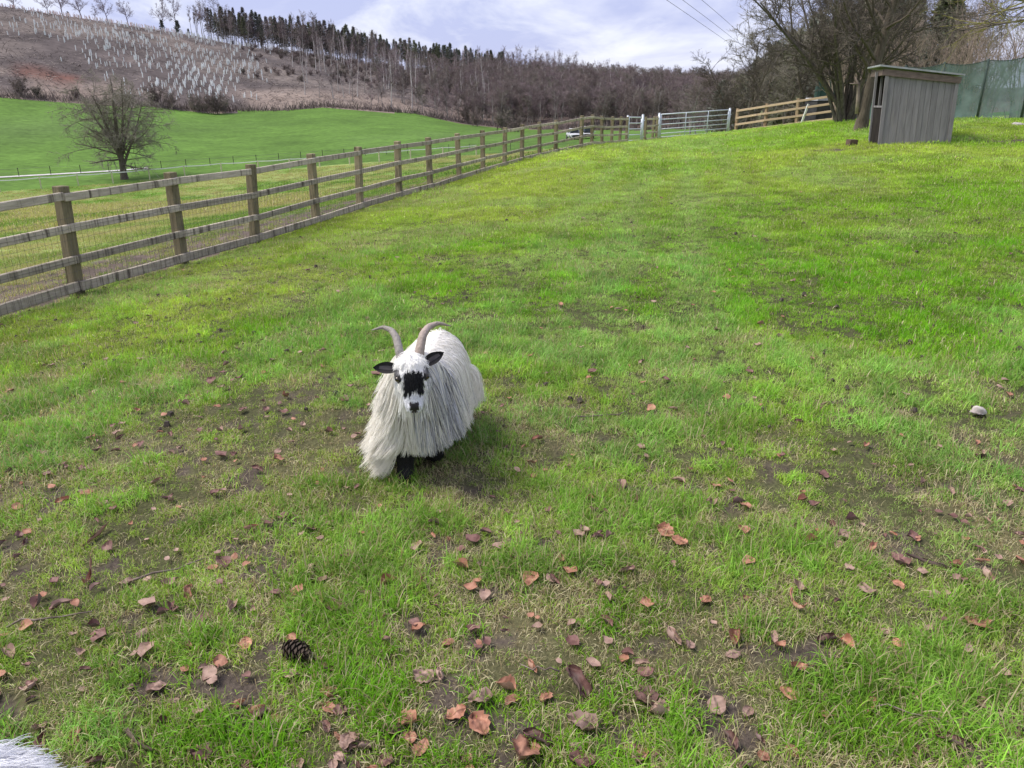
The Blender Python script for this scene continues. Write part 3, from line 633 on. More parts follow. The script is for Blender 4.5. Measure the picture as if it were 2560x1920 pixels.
M_NET = net_mat(); M_GPOST = noise_mat('dark_green_post', (.03, .05, .045), (.06, .08, .075), 8)
def build_net():
    P = [(13.4, 31.2), (14.5, 30.6), (15.6, 30.0), (16.75, 29.3), (17.9, 28.6), (19.1, 27.9), (20.4, 27.2), (21.8, 26.5)]; H = [1.9, 1.92, 1.95, 2.0, 2.15, 2.25, 2.35, 2.4]
    root = empty('windbreak_fence', (*P[2], g1(*P[2]))); tag(root, 'tall see-through green netting fence behind the field shelter', 'fence'); o = np.array(root.location)
    for (p, h) in zip(P, H):
        m = MB(); z = g1(*p); m.tubes(np.array([[*p, z-.1], [*p, z+h*.5], [*p, z+h+.04]])[None]-o, np.full((1, 3), .04), 7); m.build('post', M_GPOST, root, True)
    for i in range(len(P)-1):
        a, b_ = np.array(P[i]), np.array(P[i+1]); nx, nzn = 8, 8; V = []
        for iz in range(nzn+1):
            for ix in range(nx+1):
                s, q = ix/nx, iz/nzn; p = a*(1-s)+b_*s; z = g1(*p); hh = H[i]*(1-s)+H[i+1]*s-.10*math.sin(math.pi*s)*q
                V.append([*p+np.array([.3, .5])*.10*math.sin(math.pi*s)*math.sin(math.pi*q), z+.03+(hh-.03)*q])
        ii = np.array([[iz*(nx+1)+ix for ix in range(nx)] for iz in range(nzn)]).ravel(); Q = np.stack([ii, ii+1, ii+nx+2, ii+nx+1], 1)
        m = MB(); m.add(np.array(V)-o, Q); m.build('net_panel', M_NET, root, True)
        m = MB(); top = np.array(V)[-(nx+1):]-o; m.tubes(top[None], np.full((1, nx+1), .012), 4); m.build('top_cord', M_GPOST, root)
build_net()
M_CONT = noise_mat('green_steel', (.020, .060, .052), (.035, .085, .075), 3, 5, rough=.5, bump=.02, spec=.4)
M_WHITEP = new_mat('white_paint', .5, (.75, .75, .74))
def build_container():
    c = np.array([20.6, 46.]); z = g1(*c)-.2; root = empty('steel_container', (*c, z), R_(-14)); tag(root, 'dark green ribbed steel container behind the bare trees', 'container')
    W, D, H = 6.8, 2.4, 2.75
    m = MB(); m.box((0, 0, H/2), (W-.12, D-.12, H-.1)); m.build('shell', M_CONT, root)
    rib = bevel_box('rib', (.12, .05, H-.25), .015, [M_CONT], True)
    for i in range(22): link('rib', rib, root, (-W/2+.2+i*(W-.4)/21, -D/2+.05, .1))
    for (nm, p, s) in (('top_rail', (0, -D/2+.05, H-.05), (W, .12, .14)), ('bottom_rail', (0, -D/2+.05, .07), (W, .12, .14))): m = MB(); m.box(p, s); m.build(nm, M_CONT, root)
    for x in (-W/2+.05, W/2-.05): m = MB(); m.box((x, -D/2+.048, H/2), (.14, .124, H-.02)); m.build('corner_post', M_CONT, root)
build_container()
# dark crate and leaning plank behind the last bay of the newer fence
m = MB(); m.box((0, 0, .55), (1.0, .8, 1.1)); bx = m.build('equipment_box', noise_mat('dark_plastic', (.03, .03, .035), (.06, .06, .065), 4), None, False, (14.5, 38.6, g1(14.5, 38.6)), (0, 0, .4)); tag(bx, 'dark box with a grey lid behind the newer timber fence', 'box')
m = MB(); m.box((0, 0, 1.16), (1.06, .86, .12), taper=.92); m.build('lid', noise_mat('grey_lid', (.3, .3, .32), (.42, .42, .45), 4), bx)
m = MB(); m.box((0, 0, .45), (.11, .03, .95)); tag(m.build('leaning_plank', M_WHITEP, None, False, (13.45, 37.75, g1(13.45, 37.75)), (.12, .22, .5)), 'short pale plank leaning against the newer timber fence', 'plank')
# ------------------------------------------------------------------ poles and wires
M_POLE = noise_mat('pole_timber', (.16, .135, .11), (.26, .22, .19), 4, 6, (6, 6, 1))
def pole(p, h, label, arm=1.4, lean=0.):
    root = empty('telegraph_pole', (*p, g1(*p))); root.rotation_euler = (0, lean, .3); tag(root, label, 'telegraph pole', 'telegraph poles')
    m = MB(); m.tubes(np.array([[0, 0, -.3], [0, 0, h*.5], [0, 0, h]])[None], np.array([[.15, .13, .10]]), 8); m.build('shaft', M_POLE, root, True)
    m = MB(); m.box((0, -.12, h-.35), (arm, .1, .1)); ca = m.build('crossarm', M_POLE, root)
    for x in (-.5, 0, .5):
        m = MB(); m.tubes(np.array([[x*arm*.9, -.12, h-.30], [x*arm*.9, -.12, h-.15]])[None], np.array([[.04, .03]]), 6); m.build('insulator', M_WHITEP, ca)
    return root
pole((27.6, 90.), 4.9-float(ground_z(27.6, 90.)[0]), 'leaning grey telegraph pole among the evergreens above the timber fence', lean=.05)
pole((39.0, 120.), 4.2-float(ground_z(39., 120.)[0]), 'distant telegraph pole with a pale crossarm above the newer fence', arm=2.2)
for k, (e0, mid, e1) in enumerate((((27.2, 90, 4.85), (7.2, 40, 6.0), (-13.5, -10.2, 7.15)), ((27.6, 90, 4.85), (7.95, 40, 6.0), (-13.2, -10, 7.15)), ((28.0, 90, 4.85), (8.85, 40, 6.0), (-12.9, -9.8, 7.15)))):
    t = np.linspace(0, 1, 40)[:, None]; P = (np.array(e0)*(1-t)*(1-2*t)+4*np.array(mid)*t*(1-t)+np.array(e1)*t*(2*t-1)); m = MB(); m.tubes(P[None], np.full((1, 40), .011), 4)
    tag(m.build('overhead_wire', M_WIRE), ('lowest overhead wire, left of the three', 'middle one of the three overhead wires', 'overhead wire on the right of the three, crossing the brightest cloud')[k], 'wire', 'overhead wires')
# ------------------------------------------------------------------ two vehicles beyond the corner of the fence
M_CARW = new_mat('white_car_paint', .3, (.52, .53, .56), .5); M_GLASS = new_mat('car_glass', .12, (.02, .025, .03), .6); M_TYRE = new_mat('tyre_rubber', .9, (.02, .02, .02)); M_LAMP = new_mat('lamp_glass', .2, (.5, .5, .5), .6); M_DARKP = new_mat('black_trim', .5, (.03, .03, .032)); M_RIM = new_mat('wheel_rim', .35, (.5, .5, .52), .5, .6)
def car(p, yaw, label, hood, trim, H=1.55):
    root = empty('parked_car', (*p, g1(*p)), yaw); tag(root, label, 'car', 'cars parked beyond the fence')
    def loft(name, secs, mat, par=root, k=10):
        V = []
        for (y, zc, hw, hh, rd) in secs:
            a = np.arange(k)/k*2*np.pi+math.pi/k; c, s = np.cos(a), np.sin(a); e = .45
            V.append(np.stack([hw*np.sign(c)*np.abs(c)**e, np.full(k, y), zc+hh*np.sign(s)*np.abs(s)**e], 1))
        V = np.concatenate(V); n = len(secs); i, j = np.meshgrid(np.arange(n-1), np.arange(k), indexing='ij'); Q = np.stack([i*k+j, i*k+(j+1) % k, (i+1)*k+(j+1) % k, (i+1)*k+j], -1).reshape(-1, 4)
        jj = np.arange(1, k-1); T = np.concatenate([np.stack([0*jj, jj, jj+1], 1), np.stack([0*jj, jj+1, jj], 1)+(n-1)*k]); m = MB(); m.add(V, Q, T); return m.build(name, mat, par, True)
    b = loft('body', [(-2.1, .55, .70, .22, 0), (-2.0, .58, .84, .30, 0), (-1.1, .62, .88, .36, 0), (1.2, .63, .88, .38, 0), (2.0, .64, .84, .36, 0), (2.1, .62, .72, .26, 0)], M_CARW)
    loft('cabin', [(-1.15, .98, .80, .06, 0), (-.45, 1.2, .72, H-1.25, 0), (.9, 1.22, .72, H-1.23, 0), (1.85, 1.05, .78, .12, 0)], M_GLASS)
    loft('roof', [(-.55, H-.03, .60, .035, 0), (-.2, H, .66, .04, 0), (.9, H, .66, .04, 0), (1.2, H-.05, .6, .035, 0)], trim)
    for x in (-.66, .66):
        m = MB(); m.box((x, -2.07, .70), (.3, .12, .14)); m.build('headlight', M_LAMP, root)
        m = MB(); m.box((x*1.5, -.75, 1.0), (.18, .1, .13)); m.build('mirror', trim, root)
    m = MB(); m.box((0, -2.12, .55), (.9, .08, .16)); m.build('grille', M_DARKP, root); m = MB(); m.box((0, -2.16, .42), (.52, .02, .11)); m.build('number_plate', M_WHITEP, root)
    if hood:
        m = MB(); m.box((0, -1.55, .955), (1.3, .9, .03)); m.build('bonnet_panel', M_DARKP, root)
    for x in (-.82, .82):
        for y in (-1.35, 1.35):
            m = MB(); m.tubes(np.array([[x-.1, y, .32], [x, y, .32], [x+.1, y, .32]])[None], np.full((1, 3), .32), 14); w = m.build('wheel', M_TYRE, root)
            m = MB(); s = np.sign(x); m.tubes(np.array([[x+s*.09, y, .32], [x+s*.115, y, .32]])[None], np.full((1, 2), .19), 10); m.build('rim', M_RIM, w)
car((9.35, 122.), .12, 'rounded white car facing the lawn, left of the pair beyond the fence', False, M_CARW)
car((11.6, 123.), -.1, 'white car with a dark windscreen and bonnet, right of the pair beyond the fence', True, M_CARW, 1.72)
# ------------------------------------------------------------------ small things on the lawn
def stone_mesh(name, seed, s, mat):
    bm = bmesh.new(); bmesh.ops.create_icosphere(bm, subdivisions=3, radius=1); r = rs(seed); o = r.rand(3)*10
    for v in bm.verts:
        c = np.array(v.co); q = c*1.6+o; k = 1+.28*math.sin(q[0]*1.7+q[1])+.15*math.sin(q[2]*3.1+q[0]*2)+.06*math.sin(q[1]*7+q[2]*5); v.co = Vector((c[0]*s[0]*k, c[1]*s[1]*k, max(c[2]*s[2]*k, -.2*s[2])))
    me = bpy.data.meshes.new(name); bm.to_mesh(me); bm.free(); me.materials.append(mat)
    for p in me.polygons: p.use_smooth = True
    return me
M_STONE = noise_mat('pale_flint', (.33, .28, .26), (.62, .58, .55), 14, 6, bump=.4)
tag(link('stone', stone_mesh('stone', 4, (.045, .027, .028), M_STONE), None, (2.44, 3.72, g1(2.44, 3.72)+.022), (0, .2, .5)), 'pale flint stone in the grass at the right edge', 'stone', 'stones on the lawn')
tag(link('stone', stone_mesh('stone', 5, (.20, .12, .08), M_STONE), None, (13.2, 21.2, g1(13.2, 21.2)), (0, 0, .3)), 'flat pale stone at the foot of the netting fence', 'stone', 'stones on the lawn')
M_CONE = noise_mat('pine_cone_scale', (.035, .027, .022), (.09, .065, .05), 40)
def pine_cone():
    root = empty('pine_cone', (-.655, 1.90, g1(-.655, 1.9)+.035)); root.rotation_euler = (R_(82), 0, R_(65)); tag(root, 'dark open pine cone lying in the grass among dead leaves', 'pine cone')
    m = MB(); m.tubes(np.array([[0, 0, -.045], [0, 0, -.02], [0, 0, .02], [0, 0, .05]])[None], np.array([[.006, .016, .014, .003]]), 8); m.build('core', M_CONE, root, True)
    m = MB(); V = np.array([(-.004, 0, 0), (.004, 0, 0), (.0085, .017, .007), (0, .022, .010), (-.0085, .017, .007), (0, .014, .001)]); m.add(V, None, [(0, 1, 5), (1, 2, 5), (2, 3, 5), (3, 4, 5), (4, 0, 5), (0, 4, 3), (0, 3, 2), (0, 2, 1)]); sm = m.mesh('scale', [M_CONE])
    for i in range(64):
        t = i/64; o = link('scale', sm, root, None); a = i*2.39996; rr = .011*math.sin(math.pi*min(1, t*1.05+.08))**.6+.002; o.location = (rr*math.sin(-a), rr*math.cos(a), -.045+.09*t); k = .65+.6*math.sin(math.pi*(t*.9+.1)); o.scale = (k, k, k); o.rotation_euler = (R_(20-55*(1-t)*.3+25*t), 0, a)
pine_cone()
M_STICK = noise_mat('dead_stick', (.12, .09, .075), (.26, .21, .18), 20)
for k, (a, b_, rad, lab) in enumerate((((-1.62, 2.02), (-1.38, 2.10), .004, 'thin brown twig lying at the left edge of the lawn'), ((.28, 3.75), (.62, 3.86), .005, 'slim bent twig lying in the grass right of the goat'), ((1.02, 1.70), (1.28, 1.62), .0025, 'long pale straw lying across the near right turf'), ((-1.35, 2.30), (-1.14, 2.43), .005, 'twig lying beyond the curled leaf on the left'), ((.14, 1.83), (.02, 1.86), .003, 'short pale stalk beside a crumpled leaf'))):
    t = np.linspace(0, 1, 7)[:, None]; P = np.array(a)*(1-t)+np.array(b_)*t; r = rs(k); P = P+r.normal(0, .008, P.shape); zz = gz(P[:, 0], P[:, 1])+.022+.008*np.sin(t[:, 0]*6); m = MB(); m.tubes(np.concatenate([P, zz[:, None]], 1)[None], np.linspace(rad, rad*.5, 7)[None], 5)
    tag(m.build('twig', M_STICK, None, True), lab, 'twig', 'twigs on the lawn')
# ------------------------------------------------------------------ trees
def unit(v): return v/(np.linalg.norm(v, axis=-1, keepdims=True)+1e-9)
def grow(r, P0, D, L, R, n, wander, trop, taper=.35):
    """polylines for N branches at once"""
    N = len(P0); P = np.zeros((N, n+1, 3)); P[:, 0] = P0; d = unit(D.copy()); w = unit(r.normal(size=(N, 3)))
    for i in range(n):
        w = unit(w*.6+r.normal(size=(N, 3))*.6); d = unit(d+w*wander+np.array([0, 0, trop])); P[:, i+1] = P[:, i]+d*(L/n)[:, None]
    t = np.linspace(0, 1, n+1)[None]; return P, R[:, None]*(1-t*(1-taper))
def children(r, P, R, L, k, t0, ang, lr, rr, t1=1., upb=0.):
    N, n, _ = P.shape; m = N*k; idx = np.repeat(np.arange(N), k); t = (t0+(t1-t0)*r.rand(m))*(n-1); i = np.minimum(t.astype(int), n-2); fr = (t-i)[:, None]
    p = P[idx, i]*(1-fr)+P[idx, i+1]*fr; d = unit(P[idx, i+1]-P[idx, i]); rad = R[idx, i]*(1-fr[:, 0])+R[idx, i+1]*fr[:, 0]
    q = unit(np.cross(d, r.normal(size=(m, 3)))); a = np.radians(ang*(.65+.7*r.rand(m)))[:, None]
    D = d*np.cos(a)+q*np.sin(a)+np.array([0, 0, upb]); tt = (t/(n-1)); LL = L[idx]*lr*(1-.45*tt)*(.6+.7*r.rand(m))
    return p, unit(D), LL, np.minimum(rad*rr*(.7+.5*r.rand(m)), rad*.95)
def make_tree(seed, starts, levels, tl=2):
    """starts: list of (pos, dir, length, radius); levels: dicts. Returns (woody MB, twig MB)"""
    r = rs(seed); P0 = np.array([s[0] for s in starts], float); D = np.array([s[1] for s in starts], float); L = np.array([s[2] for s in starts], float); R = np.array([s[3] for s in starts], float)
    A, B = MB(), MB()
    for i, lv in enumerate(levels):
        if i: P0, D, L, R = children(r, P, R_, L, lv['k'], lv['t0'], lv['ang'], lv['lr'], lv['rr'], lv.get('t1', 1.), lv.get('up', 0))
        if i and lv.get('rmin'): R = np.maximum(R, lv['rmin'])
        P, R_ = grow(r, P0, D, L, R, lv['n'], lv['w'], lv['tr'], lv.get('taper', .35))
        zmin = lv.get('zmin')
        if zmin is not None: P[:, :, 2] = np.maximum(P[:, :, 2], zmin)
        if i == 0 and lv.get('flare'): R_[:, 0] *= lv['flare']
        (A if i < tl else B).tubes(P, R_, lv['s'], cap=False)
    return A, B
M_BARK = noise_mat('grey_brown_bark', (.075, .062, .052), (.17, .145, .122), 9, 8, (3, 3, .8), .95, bump=.6)
M_TWIG = noise_mat('dark_twig', (.072, .060, .051), (.125, .104, .089), 3, 3)
M_BARKL = noise_mat('brown_trunk_bark', (.08, .064, .048), (.155, .128, .10), 7, 8, (3, 3, .7), .95, bump=.6)  # brown bark of the leaning trunk and its main limbs
M_LICH = noise_mat('lichen_twig', (.13, .125, .035), (.26, .25, .07), 3, 4)
M_PINK = noise_mat('pinkish_stem', (.22, .172, .14), (.37, .29, .245), 3, 3)
M_LTWIG = noise_mat('olive_grey_twig', (.19, .172, .142), (.285, .258, .213), 2, 3)
def put_tree(name, A, B, mats, p, label, cat='tree', group=None, z=None, trunk='trunk', crown='crown', yaw=0):
    root = empty(name, (p[0], p[1], (g1(*p) if z is None else z)-.05), yaw); tag(root, label, cat, group)
    A.build(trunk, mats[0], root, True); B.build(crown, mats[1], root, True); return root
# the many stemmed tree and the leaning trunk left of the shelter
r = rs(5); st = []
for i in range(15):
    a = r.rand()*6.28; st.append(((.28*math.cos(a)*r.rand(), .28*math.sin(a)*r.rand(), 0), (.36*math.cos(a)*(.4+r.rand()), .36*math.sin(a)*(.4+r.rand()), 1), 3.4+2.6*r.rand(), .045+.04*r.rand()))
st.append(((-.1, 0, .5), (-.75, .05, .75), 4.2, .085)); st.append(((-.1, -.1, .3), (-.45, .1, .9), 5.0, .07)); st.append(((.1, 0, .3), (.5, -.1, .85), 4.6, .07))
A, B = make_tree(51, st, [dict(n=9, w=.10, tr=.02, s=7, taper=.22), dict(k=9, t0=.25, ang=48, lr=.42, rr=.55, n=6, w=.16, tr=.03, s=4), dict(k=9, t0=.2, ang=45, lr=.5, rr=.6, n=4, w=.2, tr=.02, s=3, rmin=.0055), dict(k=10, t0=.15, ang=45, lr=.62, rr=.7, n=3, w=.22, tr=0, s=3, rmin=.0047)])
put_tree('many_stemmed_tree', A, B, (M_BARK, M_TWIG), (10.2, 25.0), 'dense bare tree with many stems fanning from one base in front of the green container')
st = [((0, 0, 0), (.06, .02, 1), 6.8, .135)]
A, B = make_tree(52, st, [dict(n=12, w=.045, tr=.02, s=10, taper=.2, flare=1.45), dict(k=34, t0=.20, ang=66, lr=.52, rr=.42, n=8, w=.13, tr=.035, s=5), dict(k=11, t0=.15, ang=50, lr=.42, rr=.55, n=5, w=.2, tr=.02, s=3, rmin=.006), dict(k=12, t0=.12, ang=45, lr=.62, rr=.7, n=3, w=.24, tr=-.01, s=3, rmin=.0045)])
t1 = put_tree('bare_tree', A, B, (M_BARKL, M_BARK), (8.96, 20.8), 'bare tree with one leaning brown trunk beside the field shelter')
m = MB(); m.tubes(np.array([[-.16, .0, .45], [-.18, 0, .8], [-.22, .02, 1.15], [-.34, 0, 1.32]])[None], np.array([[.05, .045, .035, .012]]), 6); m.tubes(np.array([[-.22, 0, 1.15], [-.36, .0, 1.16], [-.45, 0, 1.17]])[None], np.array([[.025, .018, .008]]), 5); m.build('broken_limb', M_PINK, t1, True)
# lichened tree whose low boughs reach in from the right, out of frame trunk
st = [((0, 0, 0), (-.05, .0, 1), 5.5, .2)]
bo = MB(); tw = MB()
A, B = make_tree(53, st, [dict(n=8, w=.05, tr=.02, s=10, taper=.3, flare=1.4), dict(k=8, t0=.45, ang=60, lr=.6, rr=.45, n=7, w=.15, tr=.02, s=6), dict(k=6, t0=.2, ang=50, lr=.5, rr=.5, n=5, w=.2, tr=.0, s=4), dict(k=6, t0=.2, ang=45, lr=.5, rr=.6, n=3, w=.25, tr=0, s=3, rmin=.003)])
lt = put_tree('lichened_tree', A, B, (M_BARK, M_TWIG), (9.6, 8.6), 'tree at the right edge whose yellow lichened bough hangs into the picture')
gl = g1(9.6, 8.6)
for k, (s0, nm, mt, kk) in enumerate((([((-.2, .1, 2.30-gl), (-1, .27, -.005), 5.1, .035), ((-.6, .2, 2.30-gl), (-1, .2, .05), 4.2, .025)], 'lichened_bough', M_LICH, 11), ([((-.1, .1, 2.8-gl), (-1, .38, -.02), 4.2, .045), ((-.1, -.2, 2.7-gl), (-1, .18, -.10), 3.6, .03), ((-.3, .2, 3.0-gl), (-1, .35, -.07), 4.4, .035)], 'dark_bough', M_TWIG, 10))):
    A, B = make_tree(60+k, s0, [dict(n=8, w=.06, tr=.006, s=6, taper=.15), dict(k=kk, t0=.3, ang=38, lr=.26, rr=.5, n=5, w=.18, tr=-.02, s=4, rmin=.005), dict(k=7, t0=.2, ang=45, lr=.5, rr=.6, n=4, w=.25, tr=-.02, s=3, rmin=.003), dict(k=3, t0=.2, ang=45, lr=.6, rr=.7, n=3, w=.3, tr=-.02, s=3, rmin=.0022)], tl=2)
    b0 = A.build(nm, mt, lt, True); B.build('twigs', mt, b0, True)
# coppiced hazel behind the netting
def hazel(seed):
    r = rs(seed); st = []
    for i in range(24):
        a = r.rand()*6.28; q = r.rand()**.6; st.append(((.8*math.cos(a)*q, .8*math.sin(a)*q, 0), (.22*math.cos(a)*q+r.normal(0, .08), .22*math.sin(a)*q+r.normal(0, .08), 1), 3.4+3.2*r.rand(), .022+.02*r.rand()))
    return make_tree(seed, st, [dict(n=8, w=.09, tr=.01, s=5, taper=.2), dict(k=8, t0=.3, ang=28, lr=.34, rr=.55, n=5, w=.13, tr=.04, s=3, rmin=.009), dict(k=6, t0=.15, ang=32, lr=.5, rr=.6, n=3, w=.2, tr=.02, s=3, rmin=.0065)], tl=1)
hv = []
for s in (71, 72, 73):
    A, B = hazel(s); hv.append((A.mesh('stems', [M_PINK], True), B.mesh('twigs', [M_PINK], True)))
def put_pair(name, ms, p, label, cat, group, parts, yaw, s=1., z=None):
    root = empty(name, (p[0], p[1], (g1(*p) if z is None else z)-.05), yaw); root.scale = (s, s, s); tag(root, label, cat, group)
    for me, nm in zip(ms, parts): link(nm, me, root)
    return root
r = rs(9)
for i, (x, y) in enumerate(((14.2, 35.), (15.9, 34.2), (17.2, 33.4), (18.6, 33.2), (20.0, 32.), (21.4, 31.5), (22.9, 31.), (16.5, 38.), (20.7, 36.))):
    put_pair('hazel_coppice', hv[i % 3], (x, y), 'coppiced bush of upright pinkish brown stems behind the green netting', 'bush', 'coppiced bushes behind the netting', ('stems', 'twigs'), r.rand()*6, .62+.32*r.rand())
# the lone tree in the valley
st = [((0, 0, 0), (.02, 0, 1), 8.6, .36)]+[((0, 0, 1.2+.35*k), (.42*math.cos(k*2.4), .42*math.sin(k*2.4), .9), 7.6, .17) for k in range(7)]
A, B = make_tree(54, st, [dict(n=9, w=.045, tr=.035, s=8, taper=.2, flare=1.25), dict(k=15, t0=.10, ang=68, lr=.62, rr=.36, n=8, w=.11, tr=-.012, s=5, rmin=.035), dict(k=13, t0=.2, ang=48, lr=.40, rr=.5, n=5, w=.17, tr=-.05, s=3, rmin=.018), dict(k=9, t0=.1, ang=42, lr=.55, rr=.6, n=3, w=.22, tr=-.10, s=3, rmin=.0105)])
lone = put_tree('lone_tree', A, B, (M_BARK, M_LTWIG), (-42.2, 86.3), 'large lone bare tree with a spreading crown on the valley floor', z=float(ground_z(-42.2, 86.3)[0])); lone.scale = (1.03, 1.03, .99)
# ---- far trees: a few shapes, each tree its own object
def far_tree(seed, h, w, k1=22, k2=11, k3=8, t0=.22, ang=45, tw=.021, lr=.36, trunk_r=.16, mats=None, name='tree', stems=1):
    r = rs(seed); st = [((r.normal(0, .4)*(stems > 1), r.normal(0, .4)*(stems > 1), 0), (r.normal(0, .05)+(r.normal(0, .25) if stems > 1 else 0), r.normal(0, .05), 1), h*(.8+.25*r.rand()), trunk_r) for i in range(stems)]
    A, B = make_tree(seed, st, [dict(n=7, w=.05, tr=.03, s=5, taper=.25), dict(k=k1, t0=t0, ang=ang, lr=lr*w, rr=.45, n=4, w=.14, tr=.05, s=3, rmin=tw*1.7), dict(k=k2, t0=.2, ang=42, lr=.45, rr=.6, n=3, w=.2, tr=.03, s=3, rmin=tw*1.1), dict(k=k3, t0=.2, ang=42, lr=.6, rr=.7, n=2, w=.25, tr=.02, s=3, rmin=tw*.75)])
    M = MB(); M.V, M.Q, M.T, M.n = list(A.V), list(A.Q), list(A.T), A.n; M.qm = list(A.qm); M.tm = list(A.tm)
    for V in B.V: M.V.append(V)
    for q in B.Q: M.Q.append(q+A.n); M.qm.append(np.ones(len(q), int))
    M.n += B.n; return M.mesh(name, mats, True)
MB_GREY = noise_mat('far_grey_trunk', (.20, .18, .165), (.31, .285, .265), 1, 3); MB_PALE = noise_mat('birch_trunk', (.36, .33, .31), (.51, .475, .45), 1.5, 3)
MT_BROWN = noise_mat('far_brown_twigs', (.155, .122, .114), (.215, .172, .16), .3, 2, rnd=.25); MT_PURP = noise_mat('far_purple_twigs', (.185, .140, .147), (.25, .192, .20), .3, 2, rnd=.22); MT_OLIVE = noise_mat('far_olive_twigs', (.145, .130, .108), (.195, .175, .145), .3, 2, rnd=.2); MT_LAV = noise_mat('far_mauve_twigs', (.22, .185, .21), (.29, .25, .28), .3, 2)  # twig colours lifted and mauved to stand in for distance haze
def conifer(seed, h, w, mats, t0=.4, n=260, name='conifer'):
    r = rs(seed); M = MB(); M.tubes(np.array([[0, 0, 0], [r.normal(0, .1), 0, h*.5], [0, 0, h]])[None], np.array([[.17, .12, .02]]), 5)
    t = t0+(1-t0)*r.rand(n)**.85; a = r.rand(n)*6.283; rad = w*np.clip((1-t)/(1-t0), .04, 1)**.75*(.25+.75*r.rand(n)); c = np.stack([rad*np.cos(a), rad*np.sin(a), t*h], 1)
    k = 3; sz = .28+.28*r.rand(n)
    for j in range(k):
        u = unit(r.normal(size=(n, 3))+np.stack([np.cos(a), np.sin(a), -.4+0*a], 1)*.8); v = unit(np.cross(u, r.normal(size=(n, 3)))); o = c+r.normal(0, .16, (n, 3))
        V = np.stack([o-v*sz[:, None]*.35, o+u*sz[:, None]*1.5, o+v*sz[:, None]*.35], 1).reshape(-1, 3); M.add(V, None, np.arange(3*n).reshape(-1, 3), m=1)
    # bare dead branches under the crown
    nb = 26; zz = h*(t0*.35+t0*.65*r.rand(nb)); aa = r.rand(nb)*6.28; L = .5+.9*r.rand(nb); p0 = np.stack([0*zz, 0*zz, zz], 1); p1 = p0+np.stack([L*np.cos(aa), L*np.sin(aa), -.1*L], 1); M.tubes(np.stack([p0, p1], 1), np.full((nb, 2), .025), 3)
    return M.mesh(name, mats, False)
MC_DARK = noise_mat('dark_needles', (.105, .116, .100), (.16, .172, .14), .5, 3, rnd=.3); MC_OLIVE = noise_mat('olive_needles', (.095, .108, .065), (.15, .16, .095), .5, 3, rnd=.25); MC_GREYB = noise_mat('grey_brown_needles', (.135, .122, .115), (.20, .18, .17), .5, 3, rnd=.2)
def far_pt(az, rr): a = math.radians(az); return rr*math.sin(a), rr*math.cos(a)
def put_far(name, me, az, rr, label, cat, group, s=1., sx=None, r=None, dz=-.2):
    x, y = far_pt(az, rr); o = link(name, me, None, (x, y, float(ground_z(x, y)[0])+dz), (0, 0, r.rand()*6.28)); w = sx or s; o.scale = (w, w, s); tag(o, label, cat, group); return o
LR2 = lambda az: float(np.interp(az, AZ2, R2)); LR1 = lambda az: float(np.interp(az, AZ1, R1))
r = rs(123)
DEC = [far_tree(200+i, 10, 1.0, mats=[MB_GREY, (MT_BROWN, MT_PURP, MT_OLIVE)[i % 3]], name='bare_tree') for i in range(9)]
TALL = [far_tree(220+i, 14, .62, k1=20, k2=9, k3=6, t0=.42, ang=38, mats=[MB_GREY, (MT_PURP, MT_BROWN)[i % 2]], name='slender_tree', trunk_r=.13) for i in range(4)]
BIR = [far_tree(230+i, 14, .5, k1=15, k2=7, k3=5, t0=.35, ang=30, tw=.018, mats=[MB_PALE, MT_PURP], name='birch', trunk_r=.20) for i in range(3)]
LAV = [far_tree(240+i, 11, 1.15, k1=17, k2=10, k3=8, tw=.026, t0=.25, ang=48, mats=[MT_LAV, MT_LAV], name='ridge_tree', trunk_r=.2, lr=.42) for i in range(3)]
BUSH = [far_tree(250+i, 3.2, 1.5, k1=9, k2=8, k3=7, t0=.08, ang=45, tw=.026, mats=[MT_BROWN, (MT_BROWN, MT_OLIVE)[i % 2]], name='bush', trunk_r=.05, stems=6) for i in range(3)]
CON = [conifer(260+i, 18, 2.5, [MB_GREY, (MC_DARK, MC_DARK, MC_GREYB, MC_OLIVE)[i % 4]], t0=(.40, .48, .30, .42)[i % 4], n=380) for i in range(8)]
# skyline above the clearing: eleven bare trees with ivy at some feet
for az, h, lab in ((-31.2, 9.5, 'pale bare skyline tree at the far left above the clearing'), (-30.3, 6.5, 'low bare skyline tree second from the far left'), (-27.9, 10.5, 'broad bare skyline tree right of the tall gap on the left'), (-28.6, 8, 'slim bare skyline tree left of the broad one'), (-26.9, 10.5, 'tall thin bare skyline tree beside the broad one'), (-25.5, 9.6, 'spreading bare skyline tree with forked limbs above the clearing'), (-24.4, 9.6, 'leaning bare skyline tree right of the forked one'), (-26.2, 5, 'short scrubby skyline tree between two taller ones')):
    put_far('skyline_tree', LAV[r.randint(3)], az, LR2(az)+3, lab, 'tree', 'bare trees along the skyline', h/8.6, h/8., r=r)
for az, lab in ((-22.5, 'tall ivy footed skyline tree, left of the pair'), (-21.7, 'tall ivy footed skyline tree, right of the pair')): put_far('skyline_tree', LAV[r.randint(3)], az, LR2(az)+3, lab, 'tree', 'bare trees along the skyline', 1.55, 1.2, r=r)
IVY = conifer(280, 5, 1.5, [MB_GREY, MC_DARK], t0=.05, n=170, name='ivy_mound')
for az, s in ((-22.5, .95), (-21.6, 1.1), (-21.0, .6), (-27.6, .5)): put_far('evergreen_bush', IVY, az, LR2(az)+2, 'dark evergreen bush on the skyline under a bare tree', 'bush', 'evergreen bushes on the skyline', s, r=r)
